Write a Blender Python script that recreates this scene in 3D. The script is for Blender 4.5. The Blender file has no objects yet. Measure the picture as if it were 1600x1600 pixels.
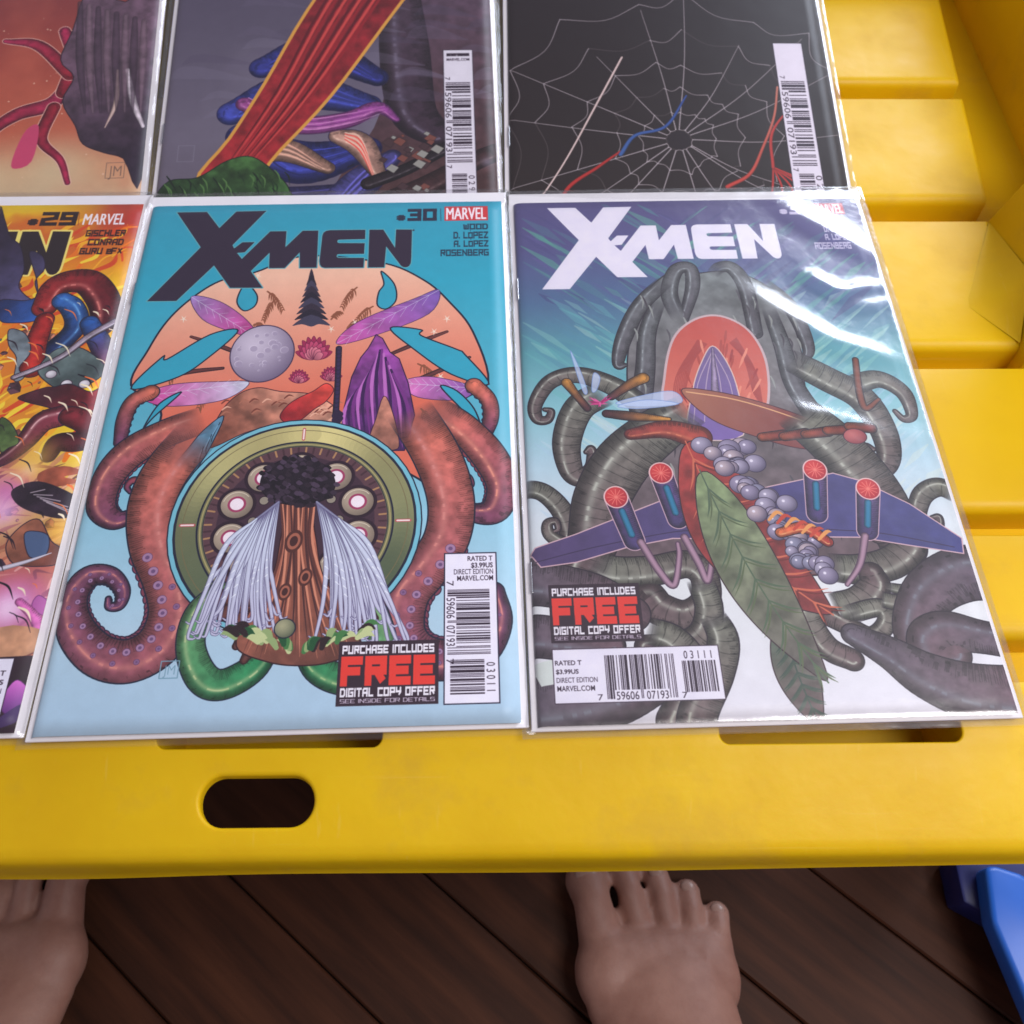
import bpy, bmesh, math, random
import numpy as np
from mathutils import Vector, Matrix, geometry
from math import radians, sin, cos, pi

SC = bpy.context.scene
COL = SC.collection
MM = 0.001

# ---------------------------------------------------------------- camera
cam = bpy.data.cameras.new('camera'); cam_o = bpy.data.objects.new('camera', cam); COL.objects.link(cam_o)
cam_o.matrix_world = Matrix.Translation((0, 0, .31057)) @ Matrix.Rotation(radians(90-59.15), 4, 'X') @ Matrix.Rotation(.01929, 4, 'Z')
cam.sensor_width = 36; cam.lens = 32.712; cam.clip_start = .01; cam.clip_end = 50
cam.dof.use_dof = True; cam.dof.focus_distance = .37; cam.dof.aperture_fstop = 15
SC.camera = cam_o

# ---------------------------------------------------------------- light: one window at the far right, plus an added fill lamp
w = bpy.data.worlds.new('World'); SC.world = w; w.use_nodes = True
bg = w.node_tree.nodes['Background']; bg.inputs[0].default_value = (.50, .48, .56, 1); bg.inputs[1].default_value = .50
def area(name, loc, target, sx, sy, power, col):
    l = bpy.data.lights.new(name, 'AREA'); l.shape = 'RECTANGLE'; l.size = sx; l.size_y = sy; l.energy = power; l.color = col
    o = bpy.data.objects.new(name, l); COL.objects.link(o); o.location = loc
    o.rotation_euler = (Vector(target)-Vector(loc)).to_track_quat('-Z', 'Y').to_euler(); return o
area('window_light', (1.15, 1.75, .88), (.05, .25, 0), 1.0, .75, 28, (.80, .87, 1.0))
area('high_fill_light', (.49, .0, .75), (.06, .16, 0), .40, .40, 5.9, (1.0, .96, .96))  # added soft fill from above right for the comics and rim, no real window
SC.view_settings.view_transform = 'Standard'; SC.view_settings.look = 'None'; SC.view_settings.exposure = .22; SC.view_settings.gamma = 1
SC.render.resolution_x = SC.render.resolution_y = 1024

# ---------------------------------------------------------------- helpers
def tag(o, label=None, cat=None, group=None, kind=None):
    for k, v in (('label', label), ('category', cat), ('group', group), ('kind', kind)):
        if v: o[k] = v
    return o
def empty(name, loc=(0, 0, 0), rot=(0, 0, 0)):
    o = bpy.data.objects.new(name, None); COL.objects.link(o); o.location = loc; o.rotation_euler = rot; o.empty_display_size = .02
    return o
def link(name, me, mat=None, parent=None, smooth=False, loc=None):
    o = bpy.data.objects.new(name, me); COL.objects.link(o)
    if mat and not me.materials: me.materials.append(mat)
    if parent: o.parent = parent
    if loc: o.location = loc
    if smooth:
        me.polygons.foreach_set('use_smooth', [True]*len(me.polygons))
    me.update(); return o
def mesh(name, V, F, k=MM):
    me = bpy.data.meshes.new(name); me.from_pydata([tuple(c*k for c in v) for v in V], [], F); me.update(); return me
def bm_mesh(name, bm):
    me = bpy.data.meshes.new(name); bm.to_mesh(me); bm.free(); return me
def box_bm(bm, x0, x1, y0, y1, z0, z1, k=MM):
    vs = [bm.verts.new((x*k, y*k, z*k)) for z in (z0, z1) for x, y in ((x0, y0), (x1, y0), (x1, y1), (x0, y1))]
    for f in ((3, 2, 1, 0), (4, 5, 6, 7), (0, 1, 5, 4), (1, 2, 6, 5), (2, 3, 7, 6), (3, 0, 4, 7)):
        bm.faces.new([vs[i] for i in f])
    return vs
def bevel(bm, w, seg=2, edges=None, k=MM):
    bmesh.ops.bevel(bm, geom=edges or bm.edges[:], offset=w*k, segments=seg, profile=.5, affect='EDGES', clamp_overlap=True)
def sharp_smooth(o, ang=35):
    me = o.data; me.polygons.foreach_set('use_smooth', [True]*len(me.polygons))
    bm = bmesh.new(); bm.from_mesh(me)
    for e in bm.edges:
        e.smooth = not (len(e.link_faces) == 2 and e.calc_face_angle(0) > radians(ang))
    bm.to_mesh(me); bm.free(); me.update(); return o

# ---------------------------------------------------------------- materials
def mat(name):
    m = bpy.data.materials.new(name); m.use_nodes = True; nt = m.node_tree
    return m, nt, nt.nodes['Principled BSDF'], nt.nodes, nt.links
def n_noise(nt, scale, detail=4, rough=.5, obj=True, vec=None):
    t = nt.nodes.new('ShaderNodeTexNoise'); t.inputs['Scale'].default_value = scale; t.inputs['Detail'].default_value = detail; t.inputs['Roughness'].default_value = rough
    if vec is None:
        c = nt.nodes.new('ShaderNodeTexCoord'); vec = c.outputs['Object']
    nt.links.new(vec, t.inputs['Vector']); return t
def n_ramp(nt, fac, stops):
    r = nt.nodes.new('ShaderNodeValToRGB'); e = r.color_ramp.elements
    while len(e) < len(stops): e.new(.5)
    for i, (p, c) in enumerate(stops):
        e[i].position = p; e[i].color = tuple(c)+(1,) if len(c) == 3 else c
    nt.links.new(fac, r.inputs[0]); return r
def n_bump(nt, h, strength, dist, normal=None):
    b = nt.nodes.new('ShaderNodeBump'); b.inputs['Strength'].default_value = strength; b.inputs['Distance'].default_value = dist
    nt.links.new(h, b.inputs['Height'])
    if normal: nt.links.new(normal, b.inputs['Normal'])
    return b
def plain(name, col, rough=.5, noise=0, scale=300, **kw):
    m, nt, b, N, L = mat(name)
    b.inputs['Base Color'].default_value = tuple(col)+(1,); b.inputs['Roughness'].default_value = rough
    if noise:
        t = n_noise(nt, scale); r = n_ramp(nt, t.outputs[0], [(.3, [c*(1-noise) for c in col]), (.7, [min(1, c*(1+noise)) for c in col])])
        L.new(r.outputs[0], b.inputs['Base Color'])
    for k, v in kw.items(): b.inputs[k].default_value = v
    return m

def yellow_plastic():
    m, nt, b, N, L = mat('yellow_plastic')
    tc = N.new('ShaderNodeTexCoord')
    a = n_noise(nt, 9, 5, .6, vec=tc.outputs['Object'])
    base = n_ramp(nt, a.outputs[0], [(.30, (.71, .425, .003)), (.55, (.77, .485, .004)), (.75, (.79, .515, .006))])
    # rubbed-in grime and a few specks
    s = n_noise(nt, 420, 2, .5, vec=tc.outputs['Object'])
    v = N.new('ShaderNodeTexVoronoi'); v.inputs['Scale'].default_value = 34; L.new(tc.outputs['Object'], v.inputs['Vector'])
    sp = n_ramp(nt, v.outputs['Distance'], [(.018, (1, 1, 1)), (.042, (0, 0, 0))])
    sel = N.new('ShaderNodeSeparateColor'); L.new(v.outputs['Color'], sel.inputs[0])
    gt = N.new('ShaderNodeMath'); gt.operation = 'GREATER_THAN'; gt.inputs[1].default_value = .955; L.new(sel.outputs[0], gt.inputs[0])
    mu = N.new('ShaderNodeMath'); mu.operation = 'MULTIPLY'; L.new(gt.outputs[0], mu.inputs[0]); L.new(sp.outputs[0], mu.inputs[1])
    mx = N.new('ShaderNodeMix'); mx.data_type = 'RGBA'; L.new(mu.outputs[0], mx.inputs[0]); L.new(base.outputs[0], mx.inputs[6]); mx.inputs[7].default_value = (.16, .07, .02, 1)
    gr = n_noise(nt, 26, 6, .65, vec=tc.outputs['Object']); gm = n_ramp(nt, gr.outputs[0], [(.54, (0, 0, 0)), (.76, (.30, .30, .30))])
    mx2 = N.new('ShaderNodeMix'); mx2.data_type = 'RGBA'; L.new(gm.outputs[0], mx2.inputs[0]); L.new(mx.outputs[2], mx2.inputs[6]); mx2.inputs[7].default_value = (.42, .22, .05, 1)
    L.new(mx2.outputs[2], b.inputs['Base Color'])
    rr = n_ramp(nt, gr.outputs[0], [(.3, (.40, .40, .40)), (.7, (.55, .55, .55))]); L.new(rr.outputs[0], b.inputs['Roughness']); b.inputs['Specular IOR Level'].default_value = .26
    b.inputs['Subsurface Weight'].default_value = .12; b.inputs['Subsurface Radius'].default_value = (.006, .003, .0005); b.inputs['Subsurface Scale'].default_value = 1
    # hairline scuffs running along and across
    for sc, an in (((4, 150, 60), .35), ((120, 5, 60), -.5)):
        mp = N.new('ShaderNodeMapping'); mp.inputs['Scale'].default_value = sc; mp.inputs['Rotation'].default_value = (0, 0, an); L.new(tc.outputs['Object'], mp.inputs[0])
        sn = n_noise(nt, 3, 3, .6, vec=mp.outputs[0]); sr = n_ramp(nt, sn.outputs[0], [(.66, (0, 0, 0)), (.74, (.12, .12, .12))])
        mm_ = N.new('ShaderNodeMix'); mm_.data_type = 'RGBA'; L.new(sr.outputs[0], mm_.inputs[0]); L.new(b.inputs['Base Color'].links[0].from_socket, mm_.inputs[6]); mm_.inputs[7].default_value = (.86, .62, .16, 1)
        L.new(mm_.outputs[2], b.inputs['Base Color'])
    b1 = n_bump(nt, s.outputs[0], .10, .0004); b2 = n_bump(nt, a.outputs[0], .22, .006, b1.outputs[0]); L.new(b2.outputs[0], b.inputs['Normal'])
    return m
M_YEL = yellow_plastic()
M_BOARD = plain('board_white', (.87, .84, .88), .55, .03, 60)
M_KRAFT = plain('board_grey_back', (.40, .33, .24), .8, .08, 90)
M_STAPLE = plain('staple_steel', (.75, .75, .78), .25, Metallic=1.0)

def paper_edges():
    m, nt, b, N, L = mat('page_edges')
    tc = N.new('ShaderNodeTexCoord'); mp = N.new('ShaderNodeMapping'); mp.inputs['Scale'].default_value = (1, 1, 60)
    L.new(tc.outputs['Object'], mp.inputs[0]); t = n_noise(nt, 180, 2, .5, vec=mp.outputs[0])
    r = n_ramp(nt, t.outputs[0], [(.35, (.30, .27, .25)), (.6, (.66, .62, .58))]); L.new(r.outputs[0], b.inputs['Base Color']); b.inputs['Roughness'].default_value = .7
    return m
M_PAGES = paper_edges()

def print_mat(img):
    m, nt, b, N, L = mat(img.name.replace('print', 'ink'))
    t = N.new('ShaderNodeTexImage'); t.image = img; t.interpolation = 'Cubic'; t.extension = 'EXTEND'
    uv = N.new('ShaderNodeUVMap'); uv.uv_map = 'print'; L.new(uv.outputs[0], t.inputs[0]); L.new(t.outputs[0], b.inputs['Base Color'])
    b.inputs['Roughness'].default_value = .42; b.inputs['Specular IOR Level'].default_value = .25
    return m

def sleeve_mat(name, haze, rough, bump, soft=.38):
    """clear polythene: see-through, with a sharp and a soft sheen"""
    m = bpy.data.materials.new(name); m.use_nodes = True; nt = m.node_tree; N, L = nt.nodes, nt.links; N.clear()
    out = N.new('ShaderNodeOutputMaterial'); tr = N.new('ShaderNodeBsdfTransparent'); tr.inputs[0].default_value = (.995, .995, .995, 1)
    g1 = N.new('ShaderNodeBsdfGlossy'); g1.inputs['Roughness'].default_value = rough; g2 = N.new('ShaderNodeBsdfGlossy'); g2.inputs['Roughness'].default_value = soft
    lw = N.new('ShaderNodeLayerWeight'); lw.inputs[0].default_value = .5
    pw = N.new('ShaderNodeMath'); pw.operation = 'POWER'; pw.inputs[1].default_value = 4.5; L.new(lw.outputs['Facing'], pw.inputs[0])
    fr = N.new('ShaderNodeMath'); fr.operation = 'MULTIPLY_ADD'; fr.inputs[1].default_value = .94; fr.inputs[2].default_value = .042; L.new(pw.outputs[0], fr.inputs[0])
    t = n_noise(nt, 55, 5, .55); bp = n_bump(nt, t.outputs[0], bump, .0015)
    for g in (g1, g2, lw): L.new(bp.outputs[0], g.inputs['Normal'])
    m1 = N.new('ShaderNodeMixShader'); m2 = N.new('ShaderNodeMixShader')
    mul = N.new('ShaderNodeMath'); mul.operation = 'MULTIPLY'; mul.inputs[1].default_value = haze; L.new(fr.outputs[0], mul.inputs[0])
    L.new(mul.outputs[0], m1.inputs[0]); L.new(tr.outputs[0], m1.inputs[1]); L.new(g2.outputs[0], m1.inputs[2])
    mul2 = N.new('ShaderNodeMath'); mul2.operation = 'MULTIPLY'; mul2.inputs[1].default_value = 1.05; L.new(fr.outputs[0], mul2.inputs[0])
    L.new(mul2.outputs[0], m2.inputs[0]); L.new(m1.outputs[0], m2.inputs[1]); L.new(g1.outputs[0], m2.inputs[2]); L.new(m2.outputs[0], out.inputs[0])
    return m
M_SLEEVE = sleeve_mat('clear_sleeve', .55, .10, .10)
M_SLEEVE_W = sleeve_mat('clear_sleeve_creased', 2.1, .13, .26, .27)
# ---------------------------------------------------------------- printed covers
# A small painter: fills, tubes, strokes, lettering and bar codes drawn into the
# print of each cover.  Cover space is millimetres, u from the spine, v downwards.
CW, CH = 168.0, 259.0

def catmull(P, n=8, closed=False):
    P = np.asarray(P, float)
    if closed:
        Q = np.vstack([P[-1], P, P[0], P[1]])
    else:
        Q = np.vstack([2*P[0]-P[1], P, 2*P[-1]-P[-2]])
    out = []
    for i in range(1, len(Q)-2):
        for t in np.arange(n)/n:
            a, b, c, d = Q[i-1], Q[i], Q[i+1], Q[i+2]
            out.append(.5*((2*b)+(c-a)*t+(2*a-5*b+4*c-d)*t*t+(3*b-a-3*c+d)*t**3))
    if not closed:
        out.append(P[-1])
    return np.array(out)

_rng = np.random.default_rng(7)
def noise2(h, w, cells, seed=0, aniso=1.0, octs=3):
    """smooth value noise about 0, roughly -1..1"""
    r = np.random.default_rng(seed); out = np.zeros((h, w)); amp = 1.0; tot = 0
    for o in range(octs):
        cx = max(2, int(cells*2**o)); cy = max(2, int(cells*2**o*aniso*h/w))
        g = r.random((cy+3, cx+3))*2-1
        y = np.linspace(0, cy, h); x = np.linspace(0, cx, w)
        yi = y.astype(int); xi = x.astype(int); fy = y-yi; fx = x-xi
        fy = fy*fy*(3-2*fy); fx = fx*fx*(3-2*fx)
        a = g[yi][:, xi]; b = g[yi][:, xi+1]; c = g[yi+1][:, xi]; d = g[yi+1][:, xi+1]
        fx = fx[None, :]; fy = fy[:, None]
        out += amp*((a*(1-fx)+b*fx)*(1-fy)+(c*(1-fx)+d*fx)*fy); tot += amp; amp *= .5
    return out/tot*1.6

def C3(c):
    return np.array(c, float)/255.0

SUB = 4
def raster(polys, W, H):
    """polys: list of Nx2 px arrays (same winding). returns x0,y0,coverage or None"""
    allp = np.vstack(polys)
    x0 = int(max(0, math.floor(allp[:, 0].min())-1)); x1 = int(min(W, math.ceil(allp[:, 0].max())+2))
    y0 = int(max(0, math.floor(allp[:, 1].min())-1)); y1 = int(min(H, math.ceil(allp[:, 1].max())+2))
    if x1-x0 < 1 or y1-y0 < 1:
        return None
    w, h = x1-x0, y1-y0
    rows, xs, sg = [], [], []
    for P in polys:
        A = P; B = np.roll(P, -1, 0)
        for (ax, ay), (bx, by) in zip(A.tolist(), B.tolist()):
            if ay == by:
                continue
            s = 1.0
            if ay > by:
                ax, ay, bx, by = bx, by, ax, ay; s = -1.0
            k0 = max(0, math.ceil((ay-y0)*SUB-.5)); k1 = min(h*SUB-1, math.ceil((by-y0)*SUB-.5)-1)
            if k1 < k0:
                continue
            k = np.arange(k0, k1+1); yy = (k+.5)/SUB+y0
            x = ax+(yy-ay)*(bx-ax)/(by-ay)-x0
            rows.append(k); xs.append(x); sg.append(np.full(len(k), s))
    if not rows:
        return None
    rows = np.concatenate(rows); xs = np.clip(np.concatenate(xs), 0, w-1e-3); sg = np.concatenate(sg)
    xi = xs.astype(int); fr = xs-xi
    acc = np.zeros(h*SUB*(w+2))
    base = rows*(w+2)+xi
    np.add.at(acc, base, sg*(1-fr)); np.add.at(acc, base+1, sg*fr)
    cov = np.abs(np.cumsum(acc.reshape(h*SUB, w+2), 1))[:, :w]
    cov = np.minimum(cov, 1).reshape(h, SUB, w).mean(1)
    return x0, y0, cov

class Art:
    def __init__(s, S, Hm=None):
        s.S = S; s.W = int(CW*S); s.H = int(CH*S); s.img = np.zeros((s.H, s.W, 3)); s.Hm = Hm
    def P(s, pts):
        pts = np.atleast_2d(np.asarray(pts, float))
        if s.Hm is None:
            return pts*1.0
        q = np.c_[pts, np.ones(len(pts))]@s.Hm.T
        return q[:, :2]/q[:, 2:]
    def vgrad(s, stops):
        v = np.linspace(0, 1, s.H)
        for c in range(3):
            s.img[:, :, c] = np.interp(v, [a for a, _ in stops], [b[c]/255 for _, b in stops])[:, None]
    def blend(s, x0, y0, m, col):
        h, w = m.shape
        R = s.img[y0:y0+h, x0:x0+w]
        R += (col-R)*m[:, :, None]
    def gradcol(s, x0, y0, shape, g):
        (p0, c0), (p1, c1) = g
        a = s.P([p0])[0]*s.S; b = s.P([p1])[0]*s.S; d = b-a; L = (d**2).sum()
        yy, xx = np.mgrid[y0:y0+shape[0], x0:x0+shape[1]]
        t = np.clip(((xx-a[0])*d[0]+(yy-a[1])*d[1])/L, 0, 1)[:, :, None]
        return C3(c0)*(1-t)+C3(c1)*t
    def fill(s, pts, col=None, grad=None, smooth=0, line=None, lw=.35, alpha=1, var=0, mm=False):
        Q = np.asarray(pts, float) if mm else s.P(pts)
        if smooth:
            Q = catmull(Q, smooth, True)
        r = raster([Q*s.S], s.W, s.H)
        if r:
            x0, y0, m = r
            c = s.gradcol(x0, y0, m.shape, grad) if grad else np.broadcast_to(C3(col), m.shape+(3,))
            if var:
                c = c*(1+var*noise2(m.shape[0], m.shape[1], max(3, m.shape[1]/s.S/5), seed=int(Q[0, 0]*13) % 999)[:, :, None])
            s.blend(x0, y0, m*alpha, c)
        if line:
            s.stroke(np.vstack([Q, Q[:1]]), lw, line, mm=True)
    def tube(s, pts, rad, ca, cb=None, edge=.45, hi=None, line=(25, 20, 35), lw=.4, seg=0, smooth=8, mm=False, alpha=1, hoff=-.35, fade=0):
        """a round shaded strip: rad = list of radii in mm, ca/cb the colours at its two ends"""
        Q = np.asarray(pts, float) if mm else s.P(pts)
        rad = np.interp(np.linspace(0, 1, len(Q)), np.linspace(0, 1, len(np.atleast_1d(rad))), np.atleast_1d(rad))
        R = np.c_[Q, rad]
        if smooth:
            R = catmull(R, smooth)
        R = R*s.S; R[:, 2] = np.maximum(R[:, 2], .3)
        pad = R[:, 2].max()+lw*s.S+2
        x0 = int(max(0, R[:, 0].min()-pad)); x1 = int(min(s.W, R[:, 0].max()+pad))
        y0 = int(max(0, R[:, 1].min()-pad)); y1 = int(min(s.H, R[:, 1].max()+pad))
        if x1 <= x0 or y1 <= y0:
            return
        D = np.full((y1-y0, x1-x0), 1e9); SD = np.zeros_like(D); T = np.zeros_like(D); RR = np.ones_like(D)
        L = 0; n = len(R)-1
        lens = np.hypot(*(R[1:, :2]-R[:-1, :2]).T); tot = max(lens.sum(), 1e-6)
        for i in range(n):
            ax, ay, ar = R[i]; bx, by, br = R[i+1]
            pd = max(ar, br)+lw*s.S+2
            u0 = int(max(x0, min(ax, bx)-pd)); u1 = int(min(x1, max(ax, bx)+pd+1))
            v0 = int(max(y0, min(ay, by)-pd)); v1 = int(min(y1, max(ay, by)+pd+1))
            if u1 <= u0 or v1 <= v0:
                L += lens[i]; continue
            xx = np.arange(u0, u1)[None, :]+.5; yy = np.arange(v0, v1)[:, None]+.5
            dx, dy = bx-ax, by-ay; l2 = max(dx*dx+dy*dy, 1e-9)
            t = np.clip(((xx-ax)*dx+(yy-ay)*dy)/l2, 0, 1)
            ox = xx-ax-t*dx; oy = yy-ay-t*dy
            r = ar+(br-ar)*t; d = np.hypot(ox, oy); g = d-r
            sl = (slice(v0-y0, v1-y0), slice(u0-x0, u1-x0))
            b = g < D[sl]
            D[sl] = np.where(b, g, D[sl])
            sd = np.sign(ox*dy-oy*dx)*d/r
            SD[sl] = np.where(b, sd, SD[sl]); T[sl] = np.where(b, (L+t*math.sqrt(l2))/tot, T[sl]); RR[sl] = np.where(b, L+t*math.sqrt(l2), RR[sl])
            L += lens[i]
        if fade:
            alpha = alpha*np.clip(T/fade, 0, 1)
        if line is not None:
            s.blend(x0, y0, np.clip(.5+lw*s.S-D, 0, 1)*alpha, C3(line))
        m = np.clip(.5-D, 0, 1)*alpha
        cb = ca if cb is None else cb
        c = C3(ca)*(1-T[:, :, None])+C3(cb)*T[:, :, None]
        sh = 1-edge*np.clip(np.abs(SD-.12), 0, 1)**2.2
        if edge > .1 and R[:, 2].max() > 1.6*s.S:
            nn = noise2(D.shape[0], D.shape[1], max(3, D.shape[1]/s.S/3.0), seed=int(R[0, 0]*7) % 997, octs=3)
            sh = sh*(1+.13*nn)
            hat = ((RR/s.S/.85+SD*.55) % 1 < .34) & (SD*np.sign(-hoff) > .42+.18*nn)
            sh = sh*(1-.24*hat)
            sh = sh*(1-.35*(((RR/s.S/2.6+SD*SD*.5) % 1) < .08)*(np.abs(SD) > .72))
        c = c*sh[:, :, None]
        if seg:
            fr = (RR/s.S/seg+.25*SD**2) % 1
            c = c*(1-.45*np.clip(1-np.abs(fr-.5)*seg*3.2, 0, 1))[:, :, None]
        if hi is not None:
            k = np.exp(-((SD-hoff)/.17)**2)*.5+np.exp(-((SD-hoff*1.1)/.07)**2)*.5*(np.sin(RR/s.S*.9+np.sin(RR/s.S*.37)*2) > .25)
            c = c+(C3(hi)-c)*k[:, :, None]
        s.blend(x0, y0, m, c)
        return Q
    def stroke(s, pts, w, col, smooth=0, mm=False, alpha=1):
        s.tube(pts, [w/2], col, edge=0, line=None, smooth=smooth, mm=mm, alpha=alpha)
    def taper(s, pts, w, col, mm=False, smooth=5):
        s.tube(pts, [w*.35, w*.5, .05], col, edge=0, line=None, smooth=smooth, mm=mm)
    def disc(s, c, rx, ry=None, col=(0, 0, 0), ang=0, line=None, lw=.35, grad=None, mm=False, alpha=1):
        c = np.asarray(c, float) if mm else s.P([c])[0]
        ry = rx if ry is None else ry
        t = np.linspace(0, 2*math.pi, 48, endpoint=False)
        x = rx*np.cos(t); y = ry*np.sin(t); ca, sa = math.cos(ang), math.sin(ang)
        Q = np.c_[c[0]+x*ca-y*sa, c[1]+x*sa+y*ca]
        r = raster([Q*s.S], s.W, s.H)
        if line:
            Q2 = c+(Q-c)*(1+lw/min(rx, ry))
            r2 = raster([Q2*s.S], s.W, s.H)
            if r2:
                s.blend(r2[0], r2[1], r2[2]*alpha, C3(line))
        if r:
            x0, y0, m = r
            cc = C3(col)
            if grad:   # lit pebble: light upper left to dark lower right
                yy, xx = np.mgrid[y0:y0+m.shape[0], x0:x0+m.shape[1]]
                q = ((xx/s.S-c[0]+rx*.3)**2/(rx*1.5)**2+(yy/s.S-c[1]+ry*.35)**2/(ry*1.5)**2)**.75
                q = np.clip(q, 0, 1)[:, :, None]
                cc = C3(col)*(1-q)+C3(grad)*q
            s.blend(x0, y0, m*alpha, cc)
    def glow(s, c, r, col, a=1, mm=False):
        c = (np.asarray(c, float) if mm else s.P([c])[0])*s.S; r = r*s.S
        x0 = int(max(0, c[0]-2.5*r)); x1 = int(min(s.W, c[0]+2.5*r)); y0 = int(max(0, c[1]-2.5*r)); y1 = int(min(s.H, c[1]+2.5*r))
        if x1 <= x0 or y1 <= y0:
            return
        yy, xx = np.mgrid[y0:y1, x0:x1]
        s.blend(x0, y0, a*np.exp(-((xx-c[0])**2+(yy-c[1])**2)/(r*r)), C3(col))
    # --- lettering; frame = (origin mm, reading direction, down direction)
    def polys(s, polys, col, alpha=1):
        r = raster([q*s.S for q in polys], s.W, s.H)
        if r:
            s.blend(r[0], r[1], r[2]*alpha, C3(col))
    def text(s, txt, box, col, font='block', weight=.2, align=None, rot=False, shear=0):
        """box = (u0, v0, u1, v1) in mm: the cap height and the length that the words fill"""
        u0, v0, u1, v1 = box
        gl, width = (block_text(txt, weight) if font == 'block' else sans_text(txt, weight))
        out = []
        for q in gl:
            x = q[:, 0]/width; y = 1-q[:, 1]
            x = x+shear*(1-y)
            if rot:   # turned a quarter clockwise: reads downwards
                out.append(np.c_[u1-(u1-u0)*y, v0+(v1-v0)*x])
            else:
                out.append(np.c_[u0+(u1-u0)*x, v0+(v1-v0)*y])
        s.polys(out, col)
    def rect(s, box, col, line=None, lw=.4):
        u0, v0, u1, v1 = box
        if line:
            s.polys([np.array([(u0-lw, v0-lw), (u1+lw, v0-lw), (u1+lw, v1+lw), (u0-lw, v1+lw)])], line)
        s.polys([np.array([(u0, v0), (u1, v0), (u1, v1), (u0, v1)])], col)
    def bars(s, bits, box, col, rot=False):
        """bits: list of (0/1) modules over the box; None box"""
        u0, v0, u1, v1 = box; n = len(bits); P = []
        i = 0
        while i < n:
            if bits[i] == '0':
                i += 1; continue
            j = i
            while j < n and bits[j] == '1':
                j += 1
            a, b = i/n, j/n
            if rot:
                y0, y1 = v0+(v1-v0)*a, v0+(v1-v0)*b
                P.append(np.array([(u0, y0), (u1, y0), (u1, y1), (u0, y1)]))
            else:
                x0, x1 = u0+(u1-u0)*a, u0+(u1-u0)*b
                P.append(np.array([(x0, v0), (x1, v0), (x1, v1), (x0, v1)]))
            i = j
        if P:
            s.polys(P, col)
    def finish(s, name, grain=.02, seed=3):
        r = np.random.default_rng(seed)
        g = noise2(s.H, s.W, 40, seed)*grain*.6+(r.random((s.H, s.W))-.5)*grain*1.6
        im = np.clip(s.img*(1+g[:, :, None]), 0.012, .97)
        px = np.ones((s.H, s.W, 4), np.float32); px[:, :, :3] = im[::-1]
        t = bpy.data.images.new(name, s.W, s.H)
        t.pixels.foreach_set(px.ravel()); t.update(); t.pack()
        return t

# square display lettering, every glyph as strokes on a unit cell (x, y up)
GL = {
 'A': [[(0,0),(0,.78),(.22,1),(1,1),(1,0)],[(0,.42),(1,.42)]], 'B': [[(0,0),(0,1),(.85,1),(.85,.55)],[(0,.52),(1,.52),(1,0),(0,0)]],
 'C': [[(1,1),(0,1),(0,0),(1,0)]], 'D': [[(0,0),(0,1),(.75,1),(1,.8),(1,.2),(.75,0),(0,0)]],
 'E': [[(1,1),(0,1),(0,0),(1,0)],[(0,.5),(.85,.5)]], 'F': [[(1,1),(0,1),(0,0)],[(0,.5),(.85,.5)]],
 'G': [[(1,1),(0,1),(0,0),(1,0),(1,.5),(.55,.5)]], 'H': [[(0,0),(0,1)],[(1,0),(1,1)],[(0,.5),(1,.5)]],
 'I': [[(0,0),(0,1)]], 'L': [[(0,1),(0,0),(.9,0)]], 'M': [[(0,0),(0,1),(.5,.45),(1,1),(1,0)]], 'N': [[(0,0),(0,1),(1,0),(1,1)]],
 'n': [[(0,0),(0,1),(1,1),(1,0)]], 'O': [[(0,0),(0,1),(1,1),(1,0),(0,0)]], 'P': [[(0,0),(0,1),(1,1),(1,.45),(0,.45)]],
 'R': [[(0,0),(0,1),(1,1),(1,.5),(0,.5)],[(.55,.5),(1,0)]], 'S': [[(1,1),(0,1),(0,.5),(1,.5),(1,0),(0,0)]],
 'T': [[(0,1),(1,1)],[(.5,1),(.5,0)]], 'U': [[(0,1),(0,0),(1,0),(1,1)]], 'W': [[(0,1),(.1,0),(.5,.0),(.5,.75)],[(.5,0),(1,0),(1,1)]],
 'X': [[(0,0),(1,1)],[(0,1),(1,0)]], 'Y': [[(0,1),(0,.5),(1,.5)],[(1,1),(1,.4),(.6,0)]], 'Z': [[(0,1),(1,1),(0,0),(1,0)]],
 'e': [[(0,.4),(.9,.4),(.9,.8),(0,.8),(0,0),(.9,0)]], '.': [[(0,0),(0,.04)]], ' ': [],
 '0': [[(0,0),(0,1),(1,1),(1,0),(0,0)]], '1': [[(.25,1),(.5,1),(.5,0)]], '2': [[(0,1),(1,1),(1,.55),(0,.42),(0,0),(1,0)]],
 '3': [[(0,1),(1,1),(1,0),(0,0)],[(.25,.5),(1,.5)]], '9': [[(1,.5),(0,.5),(0,1),(1,1),(1,0),(0,0)]],
 '#': [[(.3,.1),(.3,.9)],[(.75,.1),(.75,.9)],[(0,.3),(1,.3)],[(0,.7),(1,.7)]], 'Ó': [[(0,0),(0,.9),(1,.9),(1,0),(0,0)],[(.45,1.3),(.6,1.35)]],
}
GW = {'I': 0, '.': 0, ' ': .35, 'L': .9, 'e': .75, '1': .5}
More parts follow.
